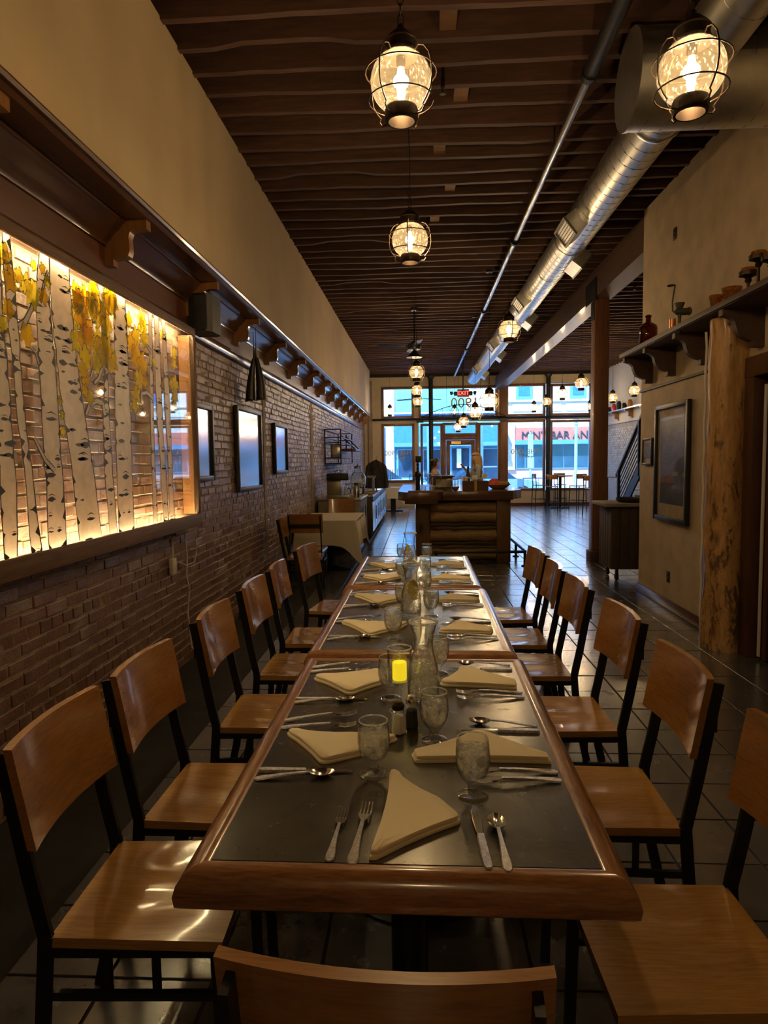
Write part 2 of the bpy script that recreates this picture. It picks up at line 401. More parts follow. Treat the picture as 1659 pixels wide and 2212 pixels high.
def srt(name, parent=None):
    o = bpy.data.objects.new(name, None); COL.objects.link(o); o.parent = parent
    if parent is None: o['kind'] = 'structure'
    return o
KIDS = {}
def copy_thing(root, label, loc, rz=0, group=None, scale=None):
    r = root.copy(); COL.objects.link(r); r.location = loc; r.rotation_euler = (0, 0, rz)
    if scale: r.scale = scale
    r['label'] = label
    if group: r['group'] = group
    if root.name not in KIDS: KIDS[root.name] = [(k, [g for g in bpy.data.objects if g.parent == k]) for k in bpy.data.objects if k.parent == root]
    for ch, sub in KIDS[root.name]:
        k = ch.copy(); COL.objects.link(k); k.parent = r
        for g in sub: q = g.copy(); COL.objects.link(q); q.parent = k
    return r
def place(root, label, loc, rz=0, group=None, used=set()):
    """the first call moves the prototype itself, later calls copy it"""
    if root.name not in used:
        used.add(root.name); KIDS[root.name] = [(k, [g for g in bpy.data.objects if g.parent == k]) for k in bpy.data.objects if k.parent == root]
        root.location = loc; root.rotation_euler = (0, 0, rz); root['label'] = label
        if group: root['group'] = group
        return root
    return copy_thing(root, label, loc, rz, group)
def text_mesh(body, size, mat, extrude=.004, mirror=False, align='CENTER'):
    cu = bpy.data.curves.new('lettering', 'FONT'); cu.body = body; cu.size = size; cu.extrude = extrude; cu.align_x = align; cu.resolution_u = 3
    ob = bpy.data.objects.new('lettering', cu); COL.objects.link(ob)
    bpy.context.view_layer.update(); dg = bpy.context.evaluated_depsgraph_get()
    me = bpy.data.meshes.new_from_object(ob.evaluated_get(dg)); bpy.data.objects.remove(ob); bpy.data.curves.remove(cu)
    R = Matrix.Rotation(PI/2, 4, 'X')
    me.transform(R)
    if mirror: me.transform(Matrix.Scale(-1, 4, (1, 0, 0)))
    me.materials.clear(); me.materials.append(MATS[mat]); return me
def pix(P):
    d = Vector(P)-CAM; z = d.dot(fwd)
    if z < .05: return None
    return 829.5+FPX*d.dot(rgt)/z, 1106-FPX*d.dot(upv)/z
def seen(P, pad=20):
    q = pix(P); return q is not None and -pad < q[0] < 1659+pad and -pad < q[1] < 2212+pad
ORD = ['first', 'second', 'third', 'fourth', 'fifth', 'sixth', 'seventh', 'eighth', 'ninth', 'tenth', 'eleventh', 'twelfth', 'thirteenth', 'fourteenth']

# ================================================================ SETTING
XB, XU, XP, YF = -1.90, -1.62, 2.65, 23.8      # brick face, upper plaster face, partition face, storefront
def ceil_z(y): return 4.40 + .0092*y           # underside of the joists
# ---- floor: grout bed and slate tiles
fl = struct(B().b2(-2.1, 6.6, -3.2, YF+.1, -.12, -.006).part('floor', 'grout'))
PT = .335; tiles = []
for i in range(-7, 17):
    for j in range(-10, 72):
        x = 1.35+(i+.5)*PT-PT*1; y = 4.97+(j+.5)*PT-PT*14
        if -1.9 < x < 6.4 and y < YF-.1: tiles.append((x, y))
def tile_mesh(b, x, y, h=0.0):
    a = PT/2-.0055; e = .0012
    vs = [(x+p*a, y+q*a, -.008) for p, q in ((-1,-1), (1,-1), (1,1), (-1,1))] + [(x+p*a, y+q*a, h-e) for p, q in ((-1,-1), (1,-1), (1,1), (-1,1))] + [(x+p*(a-e), y+q*(a-e), h) for p, q in ((-1,-1), (1,-1), (1,1), (-1,1))]
    fs = [(8,9,10,11)] + [(k, (k+1) % 4, 4+(k+1) % 4, 4+k) for k in range(4)] + [(4+k, 4+(k+1) % 4, 8+(k+1) % 4, 8+k) for k in range(4)]
    b.add(vs, fs)
bt = B(); tile_mesh(bt, 0, 0); tme = bt.mesh('tile', 'slate_tile', 0)
def tkey(q):
    x, y = q
    open_ = (y > 3.4 and .95 < x < 2.6) or (y > 8.6 and x > -.9)
    return (0 if open_ and seen((x, y, 0), 0) else (1 if seen((x, y, 0)) else 2), y)
tiles.sort(key=tkey)
for (x, y) in tiles[:300]: link('tile', tme, fl, (x, y, random.uniform(-.0015, .0015)))
bt = B()
for (x, y) in tiles[300:]: tile_mesh(bt, x, y, random.uniform(-.0015, .0015))
bt.part('tile', 'slate_tile', fl, 0)['kind'] = 'stuff'

# ---- ceiling: deck and joists
ang = math.atan(.0092)
ce = srt('ceiling')
for k in range(29):                                   # deck planks lie across the joists
    x0 = -2.1+k*.30
    B().add([(x0, -3.2, ceil_z(-3.2)+.25), (x0+.294, -3.2, ceil_z(-3.2)+.25), (x0+.294, YF, ceil_z(YF)+.25), (x0, YF, ceil_z(YF)+.25),
             (x0, -3.2, ceil_z(-3.2)+.29), (x0+.294, -3.2, ceil_z(-3.2)+.29), (x0+.294, YF, ceil_z(YF)+.29), (x0, YF, ceil_z(YF)+.29)],
            [(0,1,2,3), (4,7,6,5), (0,4,5,1), (1,5,6,2), (2,6,7,3), (3,7,4,0)]).part('deck_plank', 'deck_board', ce, 0)
B().add([(-2.2, -3.3, ceil_z(-3.3)+.30), (6.7, -3.3, ceil_z(-3.3)+.30), (6.7, YF+.2, ceil_z(YF)+.30), (-2.2, YF+.2, ceil_z(YF)+.30)], [(0,1,2,3)]).part('roof_board', 'deck_board', ce, 0)
def joist(seed):
    rnd = random.Random(seed); b = B(); n = 44; xs = [-1.95+8.5*k/n for k in range(n+1)]
    off = [rnd.gauss(0, .002) for _ in xs]; bow = rnd.uniform(-.02, .02)
    notch = rnd.randrange(3, 30)
    vs = []
    for k, x in enumerate(xs):
        z0 = off[k] + (.03 if notch <= k <= notch+3 and seed % 4 == 0 else 0) + .006*math.sin(k*.6+seed); yy = bow*math.sin(PI*k/n)
        vs += [(x, yy-.026, z0), (x, yy+.026, z0+rnd.gauss(0, .0015)), (x, yy+.026, .25), (x, yy-.026, .25)]
    fs = [(k*4+a, k*4+(a+1) % 4, k*4+4+(a+1) % 4, k*4+4+a) for k in range(n) for a in range(4)]
    return b.add(vs, fs).mesh('joist', 'joist', 20)
jm = [joist(s) for s in range(7)]
y = 4.44-.308*24; k = 0
while y < YF-.2:
    link('joist', jm[k % 7], ce, (0, y, ceil_z(y)+random.uniform(-.008, .004)))
    if k % 3 == 0 and y < 9:
        for xb in ([.16+.11*((k*5) % 3)] if k % 2 == 0 else [.3]):
            B().b2(xb, xb+.11, y+.028, y+.28, ceil_z(y)+.03, ceil_z(y)+.24).part('blocking', 'pale_block' if k % 3 == 0 else 'joist', ce, 0)
    y += .308; k += 1

# ---- left wall: mortar bed and bricks
wl = struct(B().b2(-2.12, XB-.0045, -3.2, YF, 0, 3.1).part('wall_left', 'mortar', smooth=0))
def brick_geo(b, y, z, L, H, rnd):
    x0 = XB-.012; x1 = XB+rnd.uniform(-.003, .003); e = .004
    j = lambda: rnd.uniform(-.005, .005)
    yy = [y-L/2+j(), y+L/2+j()]; zz = [z-H/2+j(), z+H/2+j()]
    vs = [(x0, yy[0], zz[0]), (x0, yy[1], zz[0]), (x0, yy[1], zz[1]), (x0, yy[0], zz[1]),
          (x1-e, yy[0], zz[0]), (x1-e, yy[1], zz[0]), (x1-e, yy[1], zz[1]), (x1-e, yy[0], zz[1]),
          (x1+j(), yy[0]+e, zz[0]+e), (x1+j()*.5, yy[1]-e, zz[0]+e), (x1+j()*.5, yy[1]-e, zz[1]-e), (x1+j()*.5, yy[0]+e, zz[1]-e)]
    fs = [(8,9,10,11)] + [(k, (k+1) % 4, 4+(k+1) % 4, 4+k) for k in range(4)] + [(4+k, 4+(k+1) % 4, 8+(k+1) % 4, 8+k) for k in range(4)]
    b.add(vs, fs)
PH, PL = .070, .216
bricks = []; rnd = random.Random(5)
for r in range(40):
    z = .035+r*PH
    if z > 2.66: break
    header = (r % 6 == 5); pl = PL/2 if header else PL
    y = -3.0+(0 if r % 2 else PL/2)
    while y < YF-.1:
        if not (8.14 < y < 8.30 and z > .5) and not (11.75 < y < 12.05): bricks.append((y, z, pl-.012))
        y += pl
def bkey(q):
    y, z, L = q
    hid = 1.10 < z < 2.72 and y < 5.42
    blocked = z < .95 and y < 2.9
    return ((2 if blocked else 1 if hid else 0) if seen((XB, y, z), 5) else 3, y)
bricks.sort(key=bkey)
variants = {}
for kind in (0, 1):
    L = (PL if kind == 0 else PL/2)-.012
    for s in range(5):
        b = B(); brick_geo(b, 0, 0, L, PH-.012, random.Random(100+s+10*kind)); variants[kind, s] = b.mesh('brick', 'brick', 0)
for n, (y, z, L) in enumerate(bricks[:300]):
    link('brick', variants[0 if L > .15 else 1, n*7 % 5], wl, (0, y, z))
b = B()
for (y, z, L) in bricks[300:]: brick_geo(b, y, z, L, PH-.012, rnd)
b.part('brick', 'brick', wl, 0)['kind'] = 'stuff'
B().b2(XB-.01, XB+.006, 8.16, 8.28, .45, 2.66).part('plaster_strip', 'mortar', wl)
B().b2(XB-.01, XB+.004, 11.77, 12.03, 0, 2.66).part('plaster_strip', 'mortar', wl)

# ---- left upper plaster wall, ledge, frieze, brackets
def slope_box(b, x0, x1, y0, y1, z0, dz=0):
    return b.add([(x0, y0, z0), (x1, y0, z0), (x1, y1, z0), (x0, y1, z0), (x0, y0, ceil_z(y0)+dz), (x1, y0, ceil_z(y0)+dz), (x1, y1, ceil_z(y1)+dz), (x0, y1, ceil_z(y1)+dz)], [(3,2,1,0), (4,5,6,7), (0,1,5,4), (1,2,6,5), (2,3,7,6), (3,0,4,7)])
struct(slope_box(B(), -2.1, XU, -3.2, YF-1.2, 3.11, .012).part('wall_left_upper', 'plaster', smooth=0))
struct(slope_box(B(), -2.14, -1.955, -3.2, YF+.08, 3.1, .29).part('wall_left_parapet', 'deck_board', smooth=0))
tr = srt('trim_1')
B().b2(-2.0, XU+.03, -3.2, 22.2, 3.065, 3.10).part('ledge_board', 'dark_stain', tr)
B().prism([(XU, 3.10), (XU+.05, 3.10), (XU+.058, 3.115), (XU+.045, 3.13), (XU+.02, 3.14), (XU+.016, 3.165), (XU, 3.17)], -3.2, 22.2, 'y').part('ledge_molding', 'dark_stain', tr)
B().b2(XB-.01, XB+.035, -3.2, 22.2, 2.735, 3.07).part('frieze', 'frieze_stain', tr)
B().prism([(XB+.03, 2.915), (XB+.05, 2.915), (XB+.055, 2.94), (XB+.075, 2.95), (XB+.095, 2.985), (XB+.13, 3.01), (XB+.15, 3.04), (XB+.165, 3.045), (XB+.165, 3.067), (XB+.03, 3.067)], -3.2, 22.2, 'y').part('crown_molding', 'dark_stain', tr, 60)
B().prism([(XB-.005, 2.665), (XB+.045, 2.665), (XB+.055, 2.685), (XB+.055, 2.72), (XB+.045, 2.74), (XB+.035, 2.75), (XB-.005, 2.75)], -3.2, 22.2, 'y').part('lower_molding', 'dark_stain', tr)
def bracket_profile(x0, d):
    P = [(0, 0), (.265, 0), (.265, -.055), (.235, -.055)]
    for k in range(1, 9):
        u = k/8; P.append((.235-.16*u-.035*math.sin(2*PI*u)*.9, -.055-.165*u+.028*math.sin(2*PI*u)))
    P += [(.055, -.225), (.055, -.262), (0, -.262)]
    return [(x0+d*a, 3.065+c) for a, c in P]
bm_ = B().prism(bracket_profile(XB+.03, 1), -.032, .032, 'y').mesh('bracket', 'bracket_oak', 30)
for k in range(-3, 14): link('bracket', bm_, tr, (0, 4.06+1.40*k+max(0, k-6)*.04, 0))

# ---- right partition with doorway, baseboard, picture rail
wr = B(); Zt = 4.9
slope_box(wr, XP, XP+.16, 5.50, 8.22, 0, .012); slope_box(wr, XP, XP+.16, -3.2, 4.50, 0, .012); slope_box(wr, XP, XP+.16, 4.50, 5.50, 2.30, .012)
struct(wr.part('wall_right', 'partition_plaster', smooth=0))
struct(B().b2(XP+.16, 6.6, 8.10, 8.22, 0, Zt).part('wall_return', 'partition_plaster'))
struct(B().b2(-2.1, 6.6, -3.3, -3.2, 0, Zt).part('wall_back', 'plaster'))
struct(B().b2(4.6, 4.7, -3.3, 8.15, 0, 4.95).part('wall_closet', 'pale_paint'))
struct(B().b2(XP-.018, XP, 5.85, 8.235, 0, .105, .006).part('baseboard_right', 'frieze_stain'))
struct(B().b2(XP-.022, XP, 5.85, 8.23, 2.385, 2.412, .004).part('trim_picture_rail', 'shelf_dark'))
dr = srt('door_1')
for (a, c) in ((5.46, 5.60), (4.42, 4.54)): B().b2(XP-.03, XP+.17, a, c, 0, 2.36, .006).part('jamb', 'door_wood', dr)
B().b2(XP-.035, XP+.17, 4.40, 5.62, 2.24, 2.40, .006).part('lintel', 'door_wood', dr)
lf = B().box((XP+.42, 5.40, 1.10), (.80, .045, 2.16), math.radians(14)).part('door_leaf', 'door_wood', dr)
B().box((XP+.03, 5.38, 1.10), (.012, .03, 2.14)).part('gap_light_strip', 'pale_paint', dr)  # pale colour paints in the bright light showing through the door gap
# ---- log column
b = B(); n = 22
def colr(z, a): return .158+.010*math.sin(3*a+z*1.3)+.006*math.sin(7*a-z*4)+.018*max(0, .5-z)*1.2+.006*math.sin(z*9+2*a)
b.grid(lambda u, v: (2.555+colr(v*2.74, 2*PI*u)*math.cos(2*PI*u), 5.74+colr(v*2.74, 2*PI*u)*math.sin(2*PI*u), v*2.735), n, 30)
lc = thing('log_column', 'peeled knotty log column standing under the dark shelf on the right', 'column')
b.part('log', 'peeled_log', lc, 60)
B().tube([(2.395+.006*math.sin(k*2.1), 5.80, .05+k*.13) for k in range(21)], .010, 6).part('highlight_bead', 'pale_paint', lc)  # pale bead stands in for the daylight highlight along the log's edge

# ---- heavy beam and fir post
bmO = thing('ceiling_beam', 'long heavy timber beam running below the joists to the storefront', 'beam')
B().b2(2.66, 2.94, 8.23, YF-.15, 4.03, 4.44).part('timber', 'beam_wood', bmO)
B().b2(2.645, 2.658, 10.35, 10.95, 3.98, 4.30).part('steel_plate', 'black_iron', bmO)
po = thing('timber_post', 'square fir post with plinth carrying the ceiling beam', 'post')
B().b2(2.69, 2.91, 10.55, 10.77, 0, 4.028, .008).part('shaft', 'post_fir', po)
B().b2(2.655, 2.945, 10.515, 10.805, 0, .17, .008).part('plinth', 'shelf_dark', po)
B().b2(2.678, 2.689, 10.57, 10.75, 3.72, 4.02).part('strap', 'black_iron', po)

# ---- far right wall: pale brick below, plaster above, ledge with brackets
wf = struct(B().b2(6.42, 6.6, 8.2, YF, 0, Zt).part('wall_right_far', 'pale_mortar'))
b = B(); rr = random.Random(9)
for r in range(36):
    z = .04+r*.0735; y = 12.0+(0 if r % 2 else .11)
    if z > 2.6: break
    while y < YF-.1:
        j = lambda: rr.uniform(-.003, .003)
        b.b2(6.405+j(), 6.43, y-.1+j(), y+.1+j(), z-.031+j(), z+.031+j()); y += .216
b.part('brick', 'pale_brick', wf, 0)['kind'] = 'stuff'
B().b2(6.36, 6.44, 8.2, YF, 3.12, Zt).part('plaster', 'blue_paint_wall', wf)
tr2 = srt('trim_2')
B().b2(6.12, 6.44, 8.22, YF-.1, 3.065, 3.10).part('ledge_board', 'dark_stain', tr2)
B().b2(6.37, 6.41, 8.22, YF-.1, 2.72, 3.07).part('frieze', 'pale_paint', tr2)
bm2 = B().prism(bracket_profile(6.39, -1), -.032, .032, 'y').mesh('bracket', 'bracket_oak', 30)
for k in range(11): link('bracket', bm2, tr2, (0, 9.3+1.4*k, 0))

# ---- storefront wall, windows, door
Y0, Y1 = YF-.06, YF+.08
wfz = B()
for (a, c, d, e) in [(-2.0, -1.3, 0, 4.7), (-1.3, -.15, 0, .85), (-1.3, -.16, 2.91, 3.09), (-1.3, 2.83, 4.19, 4.7), (-.16, 0, .1, 4.19), (0, 2.83, 2.96, 3.10),
                     (3.05, 6.5, 4.22, 4.7), (3.05, 6.02, 2.98, 3.10), (3.05, 6.02, 0, .52), (6.02, 6.5, 0, 4.7), (2.75, 2.85, 3.1, 4.2)]:
    wfz.b2(a, c, Y0, Y1, d, e)
struct(wfz.part('wall_front', 'cream_paint', smooth=0))
struct(B().b2(-1.75, -1.62, Y0-.12, Y0, 0, 4.4).part('trim_brick_return', 'brick'))
struct(B().b2(-1.7, 6.4, Y0-.14, Y0, ceil_z(YF)-.10, ceil_z(YF)+.05).part('trim_header', 'black_iron'))
struct(B().b2(3.05, 6.4, Y0-.02, Y0, 0, .09).part('baseboard_front', 'frieze_stain'))
def window(k, x0, x1, z0, z1, fw=.085, bars=(), pane=True):
    o = srt('window_%d' % k); yy = (Y0-.03, Y1-.02)
    B().b2(x0, x0+fw, *yy, z0, z1, .006).part('frame', 'trim_fir', o); B().b2(x1-fw, x1, *yy, z0, z1, .006).part('frame', 'trim_fir', o)
    B().b2(x0+fw, x1-fw, *yy, z1-fw, z1, .006).part('frame', 'trim_fir', o); B().b2(x0+fw, x1-fw, *yy, z0, z0+fw, .006).part('frame', 'trim_fir', o)
    B().b2(x0+fw, x1-fw, YF+.01, YF+.016, z0+fw, z1-fw).part('pane', 'pane_glass', o, 0)
    return o
window(1, -1.30, -.16, 3.09, 4.19); window(2, -1.30, -.15, .85, 2.91)
window(3, .0, 2.75, 3.10, 4.19); window(4, .06, .84, .30, 2.90)
window(5, 2.07, 2.84, .30, 2.90); window(6, 3.03, 4.40, 3.10, 4.22); window(7, 4.56, 5.98, 3.10, 4.20)
window(8, 3.03, 4.40, .52, 2.98, .08); window(9, 4.56, 5.99, .52, 2.96, .08)
window(10, .84, 2.07, 2.46, 2.92, .09)
dd = srt('door_2')
for a in (.84, 1.97): B().b2(a, a+.11, Y0-.03, Y1, 0, 2.46, .006).part('jamb', 'trim_fir', dd)
B().b2(.95, 1.97, Y0-.03, Y1, 2.32, 2.46, .006).part('transom_bar', 'trim_fir', dd)
for a in (.96, 1.83): B().b2(a, a+.13, Y0, Y0+.05, 0, 2.31, .006).part('stile', 'trim_fir', dd)
B().b2(1.09, 1.83, Y0, Y0+.05, 2.14, 2.31, .006).part('rail', 'trim_fir', dd); B().b2(1.09, 1.83, Y0, Y0+.05, 0, .35, .006).part('rail', 'trim_fir', dd)
B().b2(1.09, 1.83, Y0+.02, Y0+.026, .35, 2.14).part('pane', 'pane_glass', dd, 0)
B().b2(1.14, 1.47, Y0-.04, Y0, 2.17, 2.27).part('closer_plate', 'brass', dd)
B().tube([(1.12, Y0-.05, 1.0), (1.12, Y0-.09, 1.02), (1.12, Y0-.09, 1.3), (1.12, Y0-.05, 1.32)], .012, 8).part('pull_handle', 'brass', dd)
struct(B().b2(2.83, 3.05, Y0-.1, Y1, 0, 4.2, .008).part('trim_post', 'post_fir'))
for k, a in enumerate((.35, 4.39)):
    o = thing('iron_column', ['black cast iron column left of the front door', 'black cast iron column between the two right front windows'][k], 'column', (a+.08, Y0-.11, 0))
    B().cyl((0, 0, 0), (0, 0, 4.5), .078, 18).part('shaft', 'black_iron', o); B().lathe([(.13, 0), (.13, .04), (.085, .10)], 18).part('base', 'black_iron', o)
    B().lathe([(.08, 4.42), (.13, 4.5), (.13, 4.54)], 18).part('capital', 'black_iron', o)
o = thing('iron_tie_rod', 'dark horizontal tie rod crossing the whole storefront below the transoms', 'rod')
B().cyl((-1.6, Y0-.20, 3.045), (6.3, Y0-.20, 3.06), .035, 10).part('rod', 'black_iron', o)
for a in (.05, 2.94): B().b2(a-.12, a+.12, Y0-.25, Y0-.02, 2.93, 3.03).part('clamp', 'black_iron', o)
# arched lattice above the door
o = thing('arched_iron_truss', 'thin arched iron lattice hung in front of the transom window', 'truss')
yy = Y0-.3
arc = lambda u: (.1+2.9*u, yy, 3.10+.42*math.sin(PI*u))
B().tube([arc(k/20) for k in range(21)], .014, 6).part('arch', 'black_iron', o); B().cyl((.1, yy, 3.09), (3.0, yy, 3.09), .014, 6).part('chord', 'black_iron', o)
for k in range(1, 12):
    u = k/12; a = arc(u); B().cyl((a[0], yy, 3.09), a, .007, 5).part('web_bar', 'black_iron', o)
    if k < 11: q = arc((k+1)/12); B().cyl((a[0], yy, 3.09), q, .006, 5).part('web_bar', 'black_iron', o)
for u in (.3, .7): a = arc(u); B().cyl(a, (a[0], yy, ceil_z(yy)+.27), .006, 6).part('hanger', 'black_iron', o)
# window lettering, painted on the outside so it reads mirrored from here
def lettering(label, rows, x, sm):
    o = thing('window_lettering', label, 'lettering', (x, YF+.006, 0))
    for body, z, size in rows: link('lettering', text_mesh(body, size, 'gold_leaf', .002, True), o, (0, 0, z))
lettering('mirrored gilt lettering on the lower left front window', [('THE 1900', 1.80, .24), ('EVENTS', 1.66, .13)], -.72, 1)
lettering('mirrored gilt lettering on the window right of the door', [('THE 1900', 1.80, .24), ('EVENTS', 1.66, .13)], 3.72, 1)
lettering('large mirrored gilt numerals on the transom above the door', [('1900', 3.44, .50)], 1.62, 1)

# ================================================================ OVERHEAD
# ---- spiral duct with trunk
def spiral_duct(o, p0, p1, r, pitch=.115, cap0=False, collars=()):
    p0 = Vector(p0); p1 = Vector(p1); d = (p1-p0); L = d.length; d.normalize()
    u = d.cross(Vector((0, 0, 1))).normalized(); v = u.cross(d)
    def P(s, a, q): return p0+d*s+(u*math.cos(a)+v*math.sin(a))*q
    B().grid(lambda i, j: tuple(P(L*i, 2*PI*j, r)), 8, 40).part('pipe', 'galvanized', o, 60)
    turns = int(L/pitch); n = turns*18
    B().tube([P(L*k/n, 2*PI*k/18, r+.001) for k in range(n+1)], .0026, 4).part('spiral_seam', 'duct_seam', o)
    for s in collars:
        B().grid(lambda i, j: tuple(P(s+.05*i, 2*PI*j, r+.006+.004*math.sin(PI*i))), 4, 36).part('collar', 'galvanized', o, 60)
    if cap0:
        B().lathe([(0, 0), (r+.004, 0), (r+.004, .03)], 40, M=Matrix.Translation(p0) @ d.to_track_quat('Z', 'Y').to_matrix().to_4x4()).part('end_cap', 'galvanized', o)
    return o
DX, DZ, DR = 1.79, 4.14, .19
main = thing('ventilation_duct', 'galvanized spiral duct with wide cross trunk running under the joists to the storefront', 'duct')
spiral_duct(main, (DX, 4.9, DZ), (DX, 22.3, DZ+.12), DR, .15, collars=(.35, 3.2, 4.4, 7.2, 10.5, 13.6))
spiral_duct(main, (DX, -3.1, DZ+.02), (DX, 4.6, DZ), DR-.01, .3)
spiral_duct(main, (1.40, 4.72, 4.10), (2.63, 4.72, 4.10), .30, .13, cap0=True)
for k, (s, y) in enumerate([(-1, 7.3), (1, 8.6), (-1, 10.7), (1, 12.2), (-1, 14.7), (1, 16.4), (-1, 18.7), (1, 20.2)]):
    a = math.radians(-38); dirv = Vector((s*math.cos(a), 0, math.sin(a))); zc = DZ+.12*(y-4.9)/17.4
    c = Vector((DX, y, zc))+dirv*(DR+.055); t = Vector((0, 1, 0)); n = dirv; up = t.cross(n)
    M = Matrix((t, up, n)).transposed().to_4x4(); M.translation = c
    bx = B(); bx.box((0, 0, -.02), (.46, .20, .16), M=M); rg = bx.part('register_box', 'galvanized', main)
    fr = B(); fr.box((0, .095, .065), (.48, .02, .02), M=M); fr.box((0, -.095, .065), (.48, .02, .02), M=M); fr.box((.23, 0, .065), (.02, .19, .02), M=M); fr.box((-.23, 0, .065), (.02, .19, .02), M=M)
    fr.part('register_frame', 'duct_seam', rg)
    lv = B()
    for q in range(6): lv.box((0, -.075+q*.03, .063), (.44, .004, .015), M=M)
    lv.part('louvre', 'black_iron', rg)
# hanging straps
o = thing('sprinkler_pipe', 'dark steel pipe running below the joists beside the duct', 'pipe')
B().tube([(1.21, -3.1, 4.26), (1.21, 4.95, 4.28)], .055, 12).part('sleeve', 'black_iron', o)
B().tube([(1.21, 4.9, 4.28), (1.21, 22.9, 4.42)], .033, 12).part('pipe', 'steel', o)
for y in (4.95, 8.6, 12.6, 17.0): B().ring([(.036, -.03), (.062, -.03), (.062, .03), (.036, .03)], 14).part('coupling', 'black_iron', o).matrix_local = Matrix.Translation((1.21, y, 4.28+(y-4.9)*.0078)) @ Matrix.Rotation(PI/2, 4, 'X')
for y in (6.2, 10.2, 14.5, 19.5): B().cyl((1.21, y, 4.30), (1.21, y, 4.72), .006, 6).part('hanger_rod', 'black_iron', o)

# ---- onion lanterns
pend = thing('onion_lantern', 'x', 'pendant lamp', (0, 0, 0))
prof = []
for k in range(15):
    a = -1.12+k*(1.12+1.02)/14; prof.append((.127*math.cos(a), .122*math.sin(a)))
B().lathe(prof, 26).part('globe', 'seeded_glass', pend, 80).data.materials
B().lathe([(.070, .098), (.073, .112), (.066, .118), (.066, .150), (.070, .155), (.060, .168), (.052, .176), (.030, .198), (.016, .206), (.014, .222), (0, .224)], 22).part('cap', 'bronze', pend)
B().ring([(.056, -.104), (.066, -.104), (.069, -.112), (.069, -.150), (.063, -.158), (.054, -.158)], 22).part('base_ring', 'bronze', pend)
for q in range(4):
    a = PI/4+q*PI/2+.2; P = [(.066, .10), (.085, .118), (.112, .108), (.136, .075), (.148, .03), (.150, -.02), (.143, -.06), (.122, -.095), (.105, -.115), (.112, -.128), (.100, -.145), (.068, -.146)]
    B().tube([(r*math.cos(a), r*math.sin(a), z) for r, z in P], .0035, 5).part('cage_wire', 'bronze', pend)
for z, r in ((.035, .1465), (-.075, .136)): B().tube([(r*math.cos(2*PI*k/24), r*math.sin(2*PI*k/24), z) for k in range(24)], .0032, 5, True).part('cage_ring', 'bronze', pend)
B().lathe([(.018, .11), (.020, .07), (.016, .055), (0, .055)], 12).part('socket', 'bronze', pend)
B().lathe([(0, -.075), (.012, -.07), (.017, -.05), (.017, .02), (.014, .045), (.012, .055)], 12).part('bulb', 'bulb_glow', pend)
for k in range(3):
    q = [(.013*math.cos(2*PI*i/10), 0, .243+.040*k+.024*math.sin(2*PI*i/10)) for i in range(10)]
    if k % 2: q = [(y_, x_, z_) for x_, y_, z_ in q]
    B().tube(q, .003, 5, True).part('chain_link', 'bronze', pend)
cordme = B().tube([(.004*math.sin(k), .004*math.cos(k*1.3), k/12) for k in range(13)], .0035, 5).mesh('cord', 'cable_black')
cord = link('cord', cordme, pend, (0, 0, .33), 0, (1, 1, .75))
can = B().lathe([(.055, 0), (.052, .018), (.02, .03), (0, .03)], 16).part('canopy', 'bronze', pend); can.location = (0, 0, 1.10)
ld = bpy.data.lights.new('bulb_light', 'POINT'); ld.energy = LAMP_W; ld.color = (1.0, .75, .46); ld.shadow_soft_size = .035
lo = bpy.data.objects.new('bulb_light', ld); COL.objects.link(lo); lo.parent = pend; lo.location = (0, 0, -.01)
def lamp(label, x, y, z, lit=True):
    first = 'pend_used' not in globals()
    if first: globals()['pend_used'] = True; KIDS[pend.name] = [(k, []) for k in bpy.data.objects if k.parent == pend]; r = pend; r['label'] = label; r.location = (x, y, z)
    else: r = copy_thing(pend, label, (x, y, z), random.uniform(0, 1.5))
    r['group'] = 'onion lantern pendants'
    dj = ((y-4.44+.154) % .308)-.154; L = ceil_z(y)+(.0 if abs(dj) < .04 else .24)-z-.33+.005
    for k in [k for k in bpy.data.objects if k.parent == r]:
        n = k.name.split('.')[0]
        if n == 'cord': k.scale = (1, 1, L)
        if n == 'canopy': k.location = (0, 0, .33+L-.03)
        if not lit and n == 'bulb_light': bpy.data.objects.remove(k)
    return r
ZP = 3.17
